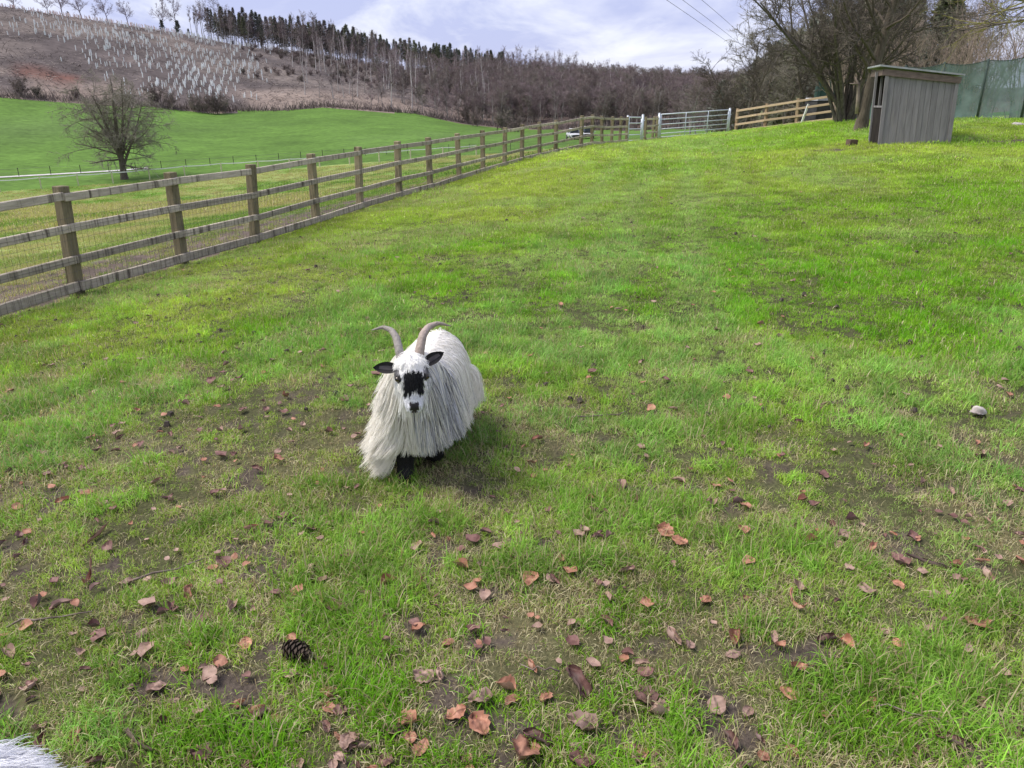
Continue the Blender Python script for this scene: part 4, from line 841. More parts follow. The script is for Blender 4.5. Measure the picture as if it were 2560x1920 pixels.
# conifer belt on the ridge
for i in range(104):
    az = -19.9+19.4*(i+r.rand())/104; row = r.randint(3); q = LR2(az)-6+row*13+r.rand()*8; hh = np.interp(az, [-20, -17, -12, -8, -3, 0], [.76, .92, .92, .78, .76, .70])*(.86+.28*r.rand())
    k = r.randint(8)
    if az < -12 and r.rand() < .55: k = (2, 6)[r.randint(2)]
    if (-17.4 < az < -16.4 or -13.7 < az < -13): k = (0, 1, 4, 5)[r.randint(4)]
    if k % 4 == 2 and az > -12 and r.rand() < .6: k = (0, 3, 3, 7)[r.randint(4)]
    put_far('conifer', CON[k], az, q, ('dark green conifer in the belt along the ridge', 'dark green conifer in the belt along the ridge', 'grey brown conifer in the belt along the ridge', 'olive green conifer in the belt along the ridge')[k % 4], 'conifer', ('dark conifers on the ridge', 'dark conifers on the ridge', 'grey brown conifers on the ridge', 'olive conifers on the ridge')[k % 4], hh, hh*(.8+.5*r.rand()), r=r)
for i in range(120):
    az = -20.8+19.5*r.rand(); put_far('slender_tree', TALL[r.randint(4)], az, LR2(az)-14+36*r.rand(), 'tall bare leafless tree mixed into the conifer belt', 'tree', 'leafless trees in the conifer belt', (.9+.35*r.rand())*np.interp(az, [-20, -12, -6], [1, 1.05, .8]), r=r)
# thin pinkish poles on the right part of the ridge
for i in range(96):
    az = -1.6+13.5*(i+r.rand())/96; put_far('slender_tree', TALL[r.randint(4)], az, LR2(az)-10+25*r.rand(), 'tall thin pinkish leafless tree on the right part of the ridge', 'tree', 'thin trees on the right ridge', np.interp(az, [-2, 3, 8, 12], [1.02, 1.0, .8, .62])*(.85+.3*r.rand()), .8+.3*r.rand(), r=r)
# birches and saplings on the slope
for i in range(56):
    az = -14.5+13*r.rand()**.9; u = r.rand()**.8*.8; q = LR1(az)+6+(LR2(az)-LR1(az))*u; put_far('birch', BIR[r.randint(3)], az, q, 'pale stemmed slender birch on the brown slope', 'birch', 'birches on the brown slope', .55+.55*r.rand(), r=r)
# brown wood that fills the slope towards the gate
n = 0
while n < 255:
    az = -9.5+23.5*r.rand()**.85; u = r.rand()**1.2*.8
    if r.rand() > np.interp(az, [-9.5, -6, -3, 0], [.08, .3, .8, 1]): continue
    q = LR1(az)+3+(LR2(az)-12-LR1(az))*u; s = (.62+.45*r.rand())*np.interp(az, [-9, -3, 3, 14], [.85, .85, .95, .95]); k = r.randint(9)
    put_far('bare_tree', DEC[k], az, q, ('brown leafless tree in the wood on the lower slope', 'purple brown leafless tree in the wood on the lower slope', 'olive brown leafless tree in the wood on the lower slope')[k % 3], 'tree', ('brown trees in the wood', 'purple brown trees in the wood', 'olive brown trees in the wood')[k % 3], s, s*(1.0+.35*r.rand()), r=r); n += 1
# the same wood continued between and behind those trees, too many to count
def woodland(name, n, az0, az1, u0, u1, protos, smul, label, seed, dens=None):
    r = rs(seed); az = az0+(az1-az0)*r.rand(n); u = u0+(u1-u0)*r.rand(n)
    if dens is not None: ok = r.rand(n) < dens(az, u); az, u = az[ok], u[ok]; n = len(az)
    q = np.interp(az, AZ1, R1)+(np.interp(az, AZ2, R2)-np.interp(az, AZ1, R1))*u; x, y = q*np.sin(np.radians(az)), q*np.cos(np.radians(az)); s = smul(az, u)*(.8+.4*r.rand(n))
    scatter(name, np.stack([x, y, ground_z(x, y)-.2], 1), np.stack([0*x, 0*x, r.rand(n)*6.28], 1), np.stack([s*1.2, s*1.2, s], 1), r.randint(0, len(protos), n), np.ones((n, 3)), np.zeros(n), protos, label)
woodland('woodland', 1900, -10, 24, .03, .74, DEC, lambda a, u: np.interp(a, [-9, -3, 3, 14], [.72, .78, .9, .8]), 'brown leafless wood covering the slope beyond the gates', 401, lambda a, u: np.interp(a, [-10, -7, -3, 0], [.03, .12, .65, 1])*np.where((a < -1) & (u < .25), .5, 1))
woodland('birch_wood', 230, -15, 9, .08, .92, BIR+TALL, lambda a, u: .72+0*a, 'pale slender stems standing through the brown wood', 405, lambda a, u: np.interp(a, [-15, -11, -6, 9], [.25, .7, 1, 1]))
woodland('conifer_wood', 190, -19.8, -.5, 1.0, 1.16, [CON[2], CON[6], CON[3]]+TALL, lambda a, u: np.interp(a, [-20, -17, -12, -8, -3, 0], [.7, .85, .85, .72, .66, .56]), 'rear rows of the conifer belt on the ridge', 402)
woodland('ridge_wood', 120, -1.5, 15, .98, 1.12, TALL, lambda a, u: np.interp(a, [-2, 3, 8, 14], [.9, .88, .7, .5]), 'rear rows of thin leafless trees on the right ridge', 403)
woodland('slope_scrub', 1500, -19, 3, .25, .98, BUSH, lambda a, u: .55+0*a, 'brambles and sapling scrub over the brown slope', 404, lambda a, u: np.interp(a, [-19, -16, -9, 0], [.06, .2, .7, 1])*np.interp(u, [.25, .5, .98], [.3, .6, 1]))
# trees behind the gate and the newer fence
for i in range(44):
    az = 11+13.*r.rand(); q = 95+120*r.rand()**.8; k = r.randint(9); s = (.55+.35*r.rand())*np.interp(az, [11, 24], [.85, 1.05]); put_far('bare_tree', DEC[k], az, q, 'leafless tree behind the gate and the newer fence', 'tree', 'leafless trees behind the gates', s, s*1.2, r=r)
EV = []
for i in range(3): EV.append(conifer(290+i, 9, 2.6, [MB_GREY, (MC_OLIVE, MC_DARK, MC_DARK)[i]], t0=.06, n=900, name='evergreen_tree'))
for i, (az, q, s, w) in enumerate(((15.6, 92, .68, .9), (16.6, 84, .80, 1.0), (17.6, 88, .95, 1.1), (18.8, 80, .98, 1.1), (20.0, 84, 1.12, 1.2), (21.4, 78, 1.15, 1.25), (23., 74, 1.2, 1.25), (25., 72, 1.2, 1.2), (14.4, 120, .75, .9), (27.2, 76, 1.2, 1.2))):
    put_far('evergreen_tree', EV[i % 3], az, q, ('shaggy olive evergreen tree behind the newer fence', 'shaggy dark evergreen tree behind the newer fence', 'shaggy dark evergreen tree behind the newer fence')[i % 3], 'tree', ('olive evergreens behind the fence', 'dark evergreens behind the fence', 'dark evergreens behind the fence')[i % 3], s, w, r=r)
DEN = [far_tree(300+i, 7.5, 1.15, k1=26, k2=11, k3=8, t0=.12, ang=50, tw=.014, mats=[M_BARK, (M_TWIG, M_LTWIG)[i % 2]], name='dense_tree', trunk_r=.12, lr=.40, stems=2) for i in range(4)]
for i, (x, y, s) in enumerate(((12.5, 46, .62), (16., 52, .8), (19., 56, .95), (25.5, 50, .9), (23, 46, .9), (18.3, 47, 1.0), (16.2, 63, .75))):
    put_far('dense_tree', DEN[i % 4], math.degrees(math.atan2(x, y)), math.hypot(x, y), 'densely twigged leafless tree in the thicket behind the shelter', 'tree', 'leafless thicket trees behind the shelter', s, s*1.1, r=r)
# bushes along the edge of the field
for i, (az, q, s, lab) in enumerate(((-30.9, 3, 1.2, 'brown bush at the far left edge of the green field'), (-30.0, 2, .8, 'low brown bush second along the left field edge'), (-22.6, 1, 1.2, 'brown bush on the field edge behind the lone tree'), (-23.5, 3, 1.4, 'taller brown bush on the field edge behind the lone tree'), (-21.2, 0, 1.2, 'brown bush left in the dark clump on the field edge'), (-20.7, -4, 1.35, 'dark round bush in the middle of the clump on the field edge'), (-20.0, -5, 1.45, 'largest dark bush of the clump on the field edge'), (-19.5, -2, 1.1, 'brown bush right in the dark clump on the field edge'), (-3.2, 2, 1.5, 'bushy tree on the field edge left of the round bush'), (-2.6, -14, 1.25, 'round bush standing out into the green field'), (-.6, -40, 1.3, 'rounded dark bush beyond the fence rails'), (.3, -46, 1.05, 'low dark bush beyond the fence rails'), (-28, 4, .7, 'scrubby bush on the field edge under the red bracken'))):
    put_far('bush', BUSH[i % 3], az, LR1(az)+q, lab, 'bush', 'bushes along the field edge', s, s*1.25, r=r)
# hedge bottom where the field meets the slope, brash and stumps on the clearing
def scrub():
    r = rs(77); n = 5200; az = -38+62*r.rand(n); q = np.interp(az, AZ1, R1)+r.normal(1.5, 1.2, n); x, y = q*np.sin(np.radians(az)), q*np.cos(np.radians(az)); z = ground_z(x, y); h = (.5+1.5*r.rand(n)**2)*(.5+1.2*fbm(x, y, 9, 5)); w = .06+.06*r.rand(n); th = r.rand(n)*6.28
    P0 = np.stack([x, y, z-.1], 1); P1 = P0+np.stack([np.cos(th)*h*.5, np.sin(th)*h*.5, h], 1); m = MB(); m.tubes(np.stack([P0, P1], 1), np.stack([w, w*.3], 1), 3); tag(m.build('hedge_scrub', MT_BROWN), 'low dark scrub along the top edge of the green field', kind='stuff')
scrub()
M_BRASH = noise_mat('pale_brash', (.27, .225, .20), (.46, .40, .36), 1.2, 3); M_BRASHD = noise_mat('dark_brash', (.07, .055, .05), (.12, .095, .085), 1.2, 3)
def brash():
    for (sd, n, mt, lab, w0) in ((81, 16000, M_BRASH, 'pale felled branches strewn over the cleared slope', .045), (82, 14000, M_BRASHD, 'dark dead stems and brambles over the cleared slope', .045)):
        r = rs(sd); az = -40+48*r.rand(n); u = r.rand(n); q = np.interp(az, AZ1, R1)+(np.interp(az, AZ2, R2)-np.interp(az, AZ1, R1))*(.01+.97*u); x, y = q*np.sin(np.radians(az)), q*np.cos(np.radians(az)); c = fbm(x, y, 12, 5+sd); ok = r.rand(n) < sst(.32, .6, c)*(1.2-.55*u); x, y = x[ok], y[ok]; n = len(x); z = ground_z(x, y)
        L = .4+1.6*r.rand(n)**3; th = 6.28*r.rand(n); up = (r.normal(.10, .12, n) if sd == 81 else .15+.5*r.rand(n)); P0 = np.stack([x, y, z+.05], 1); P1 = P0+np.stack([np.cos(th)*L, np.sin(th)*L, up*L], 1); P1[:, 2] = np.maximum(P1[:, 2], ground_z(P1[:, 0], P1[:, 1])+.08)
        m = MB(); w = w0*(.6+1.2*r.rand(n)); m.tubes(np.stack([P0, P1], 1), np.stack([w, w*.5], 1), 3); tag(m.build('brash', mt), lab, kind='stuff')
brash()
# tree guards on the clearing, planted in rows
M_TUBE = noise_mat('pale_tree_guard', (.74, .80, .76), (.88, .90, .88), .4, 2, rnd=.12); M_TUBEP = noise_mat('pinkish_tree_guard', (.66, .54, .50), (.80, .70, .65), .4, 2, rnd=.12)
def guards():
    r = rs(90); C = []
    for i in range(4200):
        az = -31.5+15.5*r.rand(); u = .06+.82*r.rand(); x, y = far_pt(az, LR1(az)+(LR2(az)-LR1(az))*u)
        x, y = round((x+y*.25)/2.3)*2.3-y*.25+r.normal(0, .35), y+r.normal(0, .3)
        dd = fbm(np.array([x]), np.array([y]), 22, 91)[0]; pr = np.interp(az, [-31, -28.5, -25, -21, -18.5, -16], [.12, .30, .48, .62, .42, .05])*np.interp(u, [.05, .3, .6, .88], [1.1, 1.1, .75, .3])*(.25+1.5*sst(.4, .6, dd))
        if az < -27 and u < .38: pr *= .08
        if r.rand() < pr*.62: C.append((x, y, 0))
    for i in range(190):
        az = -32.+10.5*r.rand(); u = .93+.06*r.rand(); C.append((*far_pt(az, LR1(az)+(LR2(az)-LR1(az))*u), 1))
    for i in range(70):
        az = -21.5+5.*r.rand(); u = .90+.07*r.rand(); C.append((*far_pt(az, LR1(az)+(LR2(az)-LR1(az))*u), 0))
    C.sort(key=lambda c: math.hypot(c[0], c[1])); z = ground_z([c[0] for c in C], [c[1] for c in C]); ms = []
    for mt in (M_TUBE, M_TUBEP):
        m = MB(); m.tubes(np.array([[0, 0, -.1], [0, 0, 1.35]])[None], np.full((1, 2), .09), 6); m.tubes(np.array([[.14, 0, -.1], [.14, 0, 1.0]])[None], np.full((1, 2), .03), 4); ms.append(m)
    me = [m.mesh('tree_guard', [mt]) for m, mt in zip(ms, (M_TUBE, M_TUBEP))]; V0 = np.concatenate(ms[0].V); Q0 = np.concatenate(ms[0].Q); T0 = np.concatenate(ms[0].T); rest = MB()
    for i, (x, y, k) in enumerate(C):
        rx, ry, s = r.normal(0, .05), r.normal(0, .05), .8+.45*r.rand()
        if i < 290:
            o = link('tree_guard', me[k], None, (x, y, z[i]), (rx, ry, r.rand()*6)); o.scale = (1, 1, s); tag(o, ('whitish plastic tree guard standing on the cleared hillside', 'pinkish plastic tree guard in the strip along the skyline')[k], 'tree guard', ('white tree guards on the clearing', 'pinkish tree guards by the skyline')[k])
        else: rest.add((V0*[1, 1, s])@np.array(Euler((rx, ry, 0)).to_matrix()).T+[x, y, z[i]], Q0, T0, m=k)
    if rest.n: tag(rest.build('far_tree_guards', [M_TUBE, M_TUBEP]), 'rows of small pale tree guards higher up the clearing', kind='stuff')
guards()
# ------------------------------------------------------------------ goats
GP = np.array([-.42, 3.12, 0.]); GP[2] = g1(-.42, 3.12)
BD = np.array([.095, .9955, 0]); BS = np.array([.9955, -.095, 0]); UP = np.array([0, 0, 1.])   # rump direction, side, up
HP = np.array([.006, -.150, .612]); HA = unit(np.array([.018, -.082, -.182])); HF = np.array([.16, -.90, .40]); HF = unit(HF-HA*(HF@HA)); HR = np.cross(HF, HA)
def ell_loft(m, C, U, V, ru, rv, k=18, pw=1.):
    C = np.array(C); n = len(C); a = np.arange(k)/k*2*np.pi; c, s = np.cos(a), np.sin(a)
    P = C[:, None]+np.array(U)[:, None]*(np.array(ru)[:, None]*c)[..., None]+np.array(V)[:, None]*(np.array(rv)[:, None]*s)[..., None]
    i, j = np.meshgrid(np.arange(n-1), np.arange(k), indexing='ij'); Q = np.stack([i*k+j, i*k+(j+1) % k, (i+1)*k+(j+1) % k, (i+1)*k+j], -1).reshape(-1, 4); jj = np.arange(1, k-1)
    m.add(P.reshape(-1, 3), Q, np.concatenate([np.stack([0*jj, jj+1, jj], 1), np.stack([0*jj, jj, jj+1], 1)+(n-1)*k]))
HEADS = [(-.02, .030, .030, -.008), (0, .048, .046, -.004), (.025, .060, .058, 0), (.055, .066, .064, 0), (.085, .066, .066, -.002), (.115, .054, .060, -.004), (.145, .043, .050, -.006), (.172, .038, .042, -.008), (.195, .036, .036, -.010), (.212, .030, .028, -.013), (.220, .016, .016, -.015)]
def goat_body():
    m = MB(); T = [(-.08, .37, .06, .095), (-.02, .37, .085, .135), (.08, .375, .10, .15), (.2, .37, .115, .155), (.34, .37, .116, .155), (.47, .375, .104, .15), (.57, .385, .084, .13), (.64, .39, .056, .10), (.675, .395, .035, .05)]
    ell_loft(m, [BD*t[0]+UP*t[1] for t in T], [BS]*len(T), [UP]*len(T), [t[2] for t in T], [t[3] for t in T])
    N0 = BD*.03+UP*.44; N1 = HP+HA*.035-HF*.02; nn = 6; C = [N0*(1-q)+N1*q+UP*.02*math.sin(3.14*q) for q in np.linspace(0, 1, nn)]; ax = unit(N1-N0); v = unit(np.cross(ax, BS)); ell_loft(m, C, [BS]*nn, [v]*nn, np.linspace(.095, .058, nn), np.linspace(.115, .062, nn))
    ell_loft(m, [HP+HA*h[0]+HF*h[3] for h in HEADS], [HR]*len(HEADS), [HF]*len(HEADS), [h[1] for h in HEADS], [h[2] for h in HEADS])
    # brows, jaw and nostril bosses
    for sx in (-1, 1):
        c = HP+HA*.080+HF*.040+HR*sx*.046; ell_loft(m, [c-HA*.028, c-HA*.012, c+HA*.012, c+HA*.028], [HR]*4, [HF]*4, [.004, .017, .017, .004], [.004, .016, .016, .004], 8)
        c = HP+HA*.200+HF*.018+HR*sx*.015; ell_loft(m, [c-HA*.014, c, c+HA*.012], [HR]*3, [HF]*3, [.004, .013, .004], [.004, .012, .004], 8)
    c = HP+HA*.15-HF*.03; ell_loft(m, [c-HA*.06, c-HA*.02, c+HA*.03, c+HA*.055], [HR]*4, [HF]*4, [.02, .034, .026, .01], [.014, .022, .018, .01], 10)
    legs = [(np.array([-.052, -.065]), .01, -.06, 0.), (np.array([.055, .17]), .08, .06, .06), (BD[:2]*.545-BS[:2]*.10, .55, -.09, 0.), (BD[:2]*.60+BS[:2]*.09, .57, .09, 0.)]
    for k, (ft, s, lat, kn) in enumerate(legs):
        top = BD*s+BS*lat+UP*.34; foot = np.array([*ft, .0]); kz = .17; mid = top*.45+foot*.55; mid[2] = kz
        mid = mid+BD*(-.04*(k == 1) if k < 2 else -.035); hock = None
        pts = [top, top*.5+mid*.5, mid, mid*.5+foot*.5+UP*.01, foot+UP*.055, foot+UP*.028-BD*.008, foot-BD*.012+UP*.002]; rad = [.062, .047, .031, .024, .026, .030, .031]
        if k >= 2: pts[2] = foot+UP*.17+BD*.045; pts[3] = foot+UP*.10+BD*.025
        ell_loft(m, pts, [BS]*7, [BD]*7, rad, rad, 12)
    tb = BD*.665+UP*.44; ell_loft(m, [tb, tb+BD*.035-UP*.01, tb+BD*.05-UP*.06], [BS]*3, [BD]*3, [.03, .02, .006], [.02, .014, .005], 8)
    o = m.build('body', [], None, True); md = o.modifiers.new('r', 'REMESH'); md.mode = 'VOXEL'; md.voxel_size = .0058; ms = o.modifiers.new('s', 'SMOOTH'); ms.iterations = 5; ms.factor = .5
    dg = bpy.context.evaluated_depsgraph_get(); dg.update(); me = bpy.data.meshes.new_from_object(o.evaluated_get(dg)); old = o.data; bpy.data.objects.remove(o); bpy.data.meshes.remove(old); me.name = 'body'; return me
def face_paint(P):
    """coat colour and kind of every point of the body: piebald face, black legs, white trunk"""
    r = rs(3); n = len(P); d = P-HP; s = d@HA; x = d@HR; f = d@HF; L = P@BD; lat = P@BS; z = P[:, 2]
    head = (s > -.03) & (f > -.07) & (s < .24) & (np.abs(x) < .085) & (P@BD < .0+.02)
    c = np.tile([.90, .885, .86], (n, 1)); W = .006*np.sin(x*330)+.004*np.sin(x*720+1.1)+r.normal(0, .0028, n)
    patch = head & (s+W*.8 > .062) & (s-W < .160-.020*np.exp(-((x-.006)/.013)**2)) & (np.abs(x-.003+.1*(s-.11)*.3+.003*np.sin(s*260)+r.normal(0, .0020, n)) < .040-.9*np.clip(.085-s, 0, 1)*.35) & (f > .01)
    nose = head & (s > .186-.2*np.abs(x)) & (s < .216) & (np.abs(x) < .019) & (f > -.01); nose |= head & (s > .20) & (np.abs(x) < .010) & (f > -.012)
    mouth = head & (np.abs(s-.2175-.25*np.abs(x)) < .0022) & (np.abs(x) < .024) & (f < .012)
    grey = head & (((np.abs(x-.056) < .012) & (s > .03) & (s < .085)) | ((np.abs(x+.058) < .011) & (s > .035) & (s < .08))) & (f > -.02)
    c[grey] = [.17, .165, .17]
    pale = head & (s > .155) & ~nose; c[pale] = [.80, .80, .84]
    c[patch] = [.006, .006, .007]; c[nose] = [.035, .03, .033]; c[mouth] = [.04, .03, .03]
    rim = head & (np.minimum(np.hypot(s-.088, x+.0575), np.hypot(s-.086, x-.0575)) < .0155) & (f > .0); c[rim] = [.02, .018, .018]
    leg = (z < .20) & ~head; c[leg] = [.010, .009, .009]
    return c, head, patch, nose, leg, s, x, f, L, lat, z
def curves_obj(name, P, R, colr, mat, parent):
    """hair: P (n,k,3)"""
    n, k, _ = P.shape; hc = bpy.data.hair_curves.new(name); hc.add_curves([k]*n)
    hc.attributes['position'].data.foreach_set('vector', np.asarray(P, np.float32).ravel()) if 'position' in hc.attributes else hc.points.foreach_set('position', np.asarray(P, np.float32).ravel())
    a = hc.attributes.get('radius') or hc.attributes.new('radius', 'FLOAT', 'POINT'); a.data.foreach_set('value', np.asarray(R, np.float32).ravel())
    a = hc.attributes.new('hcol', 'FLOAT_COLOR', 'POINT'); cc = np.repeat(np.concatenate([colr, np.ones((n, 1))], 1), k, 0); a.data.foreach_set('color', np.asarray(cc, np.float32).ravel())
    hc.materials.append(mat); return link(name, hc, parent)
def hair_mat(name):
    m = new_mat(name, .55, None, .35); nt = m.node_tree; N = nt.nodes.new; b = nt.nodes['Principled BSDF']; a = N('ShaderNodeAttribute'); a.attribute_name = 'hcol'; nt.links.new(a.outputs['Color'], b.inputs['Base Color']); return m
M_HAIR = hair_mat('goat_hair'); M_SKIN = hair_mat('goat_skin'); M_SKIN.node_tree.nodes['Principled BSDF'].inputs['Roughness'].default_value = .8
M_HORN = noise_mat('ridged_horn', (.23, .205, .188), (.40, .365, .335), 10, 6, (1, 1, 1), .55, bump=.5, bscale=60); M_HORN_LIT = noise_mat('sunlit_tint_horn', (.28, .225, .195), (.48, .39, .335), 10, 6, (1, 1, 1), .55, bump=.5, bscale=60)  # right horn: paler pink tint stands in for sunlight falling on it
M_EAR = noise_mat('black_ear', (.014, .013, .014), (.035, .033, .035), 30, 4); M_EARIN = noise_mat('grey_inner_ear', (.07, .062, .064), (.13, .115, .115), 30, 4)
M_EYE = new_mat('amber_eye', .12, (.055, .036, .016), .6); M_PUPIL = new_mat('eye_pupil', .1, (.004, .004, .004), .6)
def sample_surface(me, n, seed):
    r = rs(seed); me.calc_loop_triangles(); nt = len(me.loop_triangles); tv = np.empty(nt*3, np.int32); me.loop_triangles.foreach_get('vertices', tv); tv = tv.reshape(-1, 3)
    co = np.empty(len(me.vertices)*3, np.float32); me.vertices.foreach_get('co', co); co = co.reshape(-1, 3).astype(float)
    a, b, c = co[tv[:, 0]], co[tv[:, 1]], co[tv[:, 2]]; nn = np.cross(b-a, c-a); ar = np.linalg.norm(nn, axis=1); i = np.searchsorted(np.cumsum(ar)/ar.sum(), r.rand(n)); i = np.minimum(i, nt-1)
    u, v = r.rand(n), r.rand(n); w = u+v > 1; u[w], v[w] = 1-u[w], 1-v[w]; return a[i]+(b-a)[i]*u[:, None]+(c-a)[i]*v[:, None], nn[i]/(ar[i][:, None]+1e-12)
def clump(P, k, r, amt, zone=None):
    """pull strands towards shared locks"""
    n = len(P); g = r.choice(n, min(k, n), replace=False); root = P[:, 0]; best = np.empty(n, int)
    for i in range(0, n, 2000): best[i:i+2000] = ((root[i:i+2000, None]-root[None, g])**2).sum(-1).argmin(1)
    G = P[g][best]; t = np.linspace(0, 1, P.shape[1])[None, :, None]; a = amt*t**1.1; return P*(1-a)+(G+(P[:, :1]-G[:, :1])*.25)*a
def march(P0, D0, L, k, stiff, sway, r, zmin=.012, out=None, keep=.0):
    n = len(P0); P = np.zeros((n, k, 3)); P[:, 0] = P0; d = unit(D0); g = unit(np.array([0, 0, -1.])+sway); w = r.normal(size=(n, 3))
    for j in range(1, k):
        t = j/(k-1); w = w*.7+r.normal(size=(n, 3))*.5; d = unit(d*stiff[:, None]+g*(1-stiff)[:, None]+w*.035+(out*.10*(1-t) if out is not None else 0)); P[:, j] = P[:, j-1]+d*(L/(k-1))[:, None]
        low = P[:, j, 2] < zmin+.02*r.rand(n); P[low, j, 2] = zmin+.012*r.rand(low.sum()); P[low, j, :2] += unit(sway[low])[:, :2]*.002
    return P
def lattice(n, r): return r.rand(n)
def dress_goat(root, me):
    r = rs(44); Pn, Nn = sample_surface(me, 62000, 5); c, head, patch, nose, leg, s, x, f, L, lat, z = face_paint(Pn)
    n = len(Pn); jit = (.85+.3*r.rand(n))[:, None]
    # -- short face hair
    i = np.where(head & ~nose & (s > .01) & (f > -.045))[0]; i = i[r.rand(len(i)) < .9]
    eye = np.minimum(np.hypot(s[i]-.088, x[i]+.0575), np.hypot(s[i]-.086, x[i]-.0575)) < .0165; i = i[~eye]
    D = unit(HA*.9+Nn[i]*.35+HR*(x[i]*4)[:, None]+r.normal(0, .12, (len(i), 3))); ln = np.where(s[i] > .15, .004, .009)*(.7+.6*r.rand(len(i))); ln = np.where((np.abs(x[i]) > .05) & (s[i] > .11), ln*1.6, ln); ln = np.where((s[i] < .04), ln*1.8, ln)
    P = Pn[i, None]+np.linspace(0, 1, 4)[None, :, None]*(D*ln[:, None])[:, None]; P[:, :, 2] -= (np.linspace(0, 1, 4)**2*.003)[None]
    curves_obj('face_hair', P, np.linspace(.0009, .0003, 4)[None].repeat(len(i), 0), c[i]*jit[i], M_HAIR, root)
    # -- woolly forelock between the horns and down the brow
    i = np.where(head & (s < .038) & (f > -.03) & (np.abs(x) < .06))[0]; i = i[r.rand(len(i)) < .8]; D = unit(Nn[i]*.6+HA*.45+r.normal(0, .28, (len(i), 3))); ln = .015+.018*r.rand(len(i)); P = march(Pn[i], D, ln, 6, np.full(len(i), .8), np.zeros((len(i), 3)), r)
    curves_obj('forelock', clump(P, 90, r, .55), np.linspace(.0010, .0004, 6)[None].repeat(len(i), 0), np.tile([.91, .90, .87], (len(i), 1))*jit[i], M_HAIR, root)
    # -- long coat
    m = (~head) & (z > .205); body = np.where(m)[0]; bl, bz, ba = L[body], z[body], lat[body]
    k = 11; sd = np.sign(ba)*np.clip(np.abs(ba)/.06, 0, 1); Nb = Nn[body]
    side = BS*sd[:, None]
    chest = bl < .10
    ln = .20+.13*r.rand(len(body)); ln = np.where(chest, .16+.13*r.rand(len(body)), ln); ln = np.where(bz > .50, .20+.10*r.rand(len(body)), ln); ln = np.minimum(ln, np.where((ba < -.062) | ((ba < -.02) & (bl > .1)), bz*(.98+.14*r.rand(len(body))), bz*(.60+.22*r.rand(len(body))))); ln = np.where(bl > .6, ln*.85, ln)
    neck = (bl < .03) & (bz > .47); ln = np.where(neck, .13+.10*r.rand(len(body)), ln)
    D = unit(Nb*.22+side*.30+BD*(.22*(~chest)*(bl < .5))[:, None]+np.array([0, 0, -.45])+r.normal(0, .07, (len(body), 3)))
    topb = Nb[:, 2] > .55; D[topb] = unit(Nb[topb]*.12+side[topb]*.8+BD*.35+r.normal(0, .07, (topb.sum(), 3)))
    front = Nb@(-BD) > .5; D[front] = unit(Nb[front]*.5+np.array([0, 0, -.8])+HR*(ba[front]*3)[:, None]+r.normal(0, .1, (front.sum(), 3)))
    # the walking goat swings its fringe: the near side flies out to the left, the far side back to the right
    left = ba < -.02
    sway = np.where(left[:, None], np.array([-.27, -.08, 0]), np.array([.09, .10, 0]))*(.5+.9*r.rand(len(body)))[:, None]; sway = sway*(np.where(front & ~left, .3, 1.)*np.where((bl > .5) & ~left, .15, 1.))[:, None]
    P = march(Pn[body], D, ln, k, .70-.12*r.rand(len(body)), sway, r, out=side*.28)
    # flick at the hem
    t = np.clip((np.linspace(0, 1, k)-.55)/.45, 0, 1)**2; P += (sway*.42*ln[:, None])[:, None]*t[None, :, None]*np.where(bz < .42, 1.4, .7)[:, None, None]
    P = clump(P, 2600, r, .60); P = clump(P, 420, r, .22)
    lowz = P[:, :, 2].min(1); ctr = (ba > -.058)
    zt = np.where(ctr, np.where(bl < .14, .135, .115), .022)+.03*r.rand(len(body)); fz = np.where(lowz < zt, np.clip((bz-zt)/(bz-lowz+1e-6), .15, 1), 1.); P = P[:, :1]+(P-P[:, :1])*fz[:, None, None]
    P[:, :, 2] = np.maximum(P[:, :, 2], .012)
    # colour: white and cream with grey and black locks on the far shoulder, along the back and the rump edge
    a = fbm(bl*1.0+ba*.7, bz, .075, 7, 3); b2 = r.rand(len(body)); cc = np.tile([.90, .87, .805], (len(body), 1)); cream = np.clip((.42-bz)*3.0, 0, 1)[:, None]*.6+.15*a[:, None]; cc = cc*(1-cream)+np.array([.85, .765, .62])*cream
    dk = (ba > .025) & (bl < .15) & (bz < .52) & (a > .50) & (b2 < .42) | (ba > .015) & (bl < .12) & (bz < .56) & (b2 < .24)
    phi = np.degrees(np.arctan2(bz-.375, ba)); dk |= (phi > 24) & (phi < 40) & (bl > .16) & (b2 < .42) & (a > .40); dk |= (bl > .60) & (ba > .02) & (b2 < .35)
    cc[dk] = np.where(r.rand(dk.sum())[:, None] < .72, [.44, .435, .46], [.11, .105, .11]); mid = ~dk & (ba > .01) & (bl < .17) & (b2 > .68); cc[mid] = [.60, .60, .65]
    cc *= (.90+.16*r.rand(len(body)))[:, None]
    R = np.array([1., 1.05, 1.1, 1.1, 1.05, 1, .92, .82, .7, .5, .25])[None]*(.00085+.0005*r.rand(len(body)))[:, None]
    tag(curves_obj('long_coat', P, R, cc, M_HAIR, root))
    # -- cheek tufts and beard
    i = np.where(head & (f < -.022-.03*(s > .165)) & (s > .05) & (s < .205))[0]; D = unit(Nn[i]*.5+HA*.8+r.normal(0, .15, (len(i), 3))); ln = np.where(s[i] > .13, .05+.07*r.rand(len(i)), .03+.05*r.rand(len(i))); P = march(Pn[i], D, ln, 7, np.full(len(i), .75), HR*(x[i]*1.2)[:, None], r)
    ci = np.tile([.91, .90, .87], (len(i), 1)); g = (x[i] > .03) & (r.rand(len(i)) < .35); ci[g] = [.3, .3, .33]
    curves_obj('beard', clump(P, 140, r, .6), np.linspace(.0010, .0003, 7)[None].repeat(len(i), 0), ci*jit[i], M_HAIR, root)
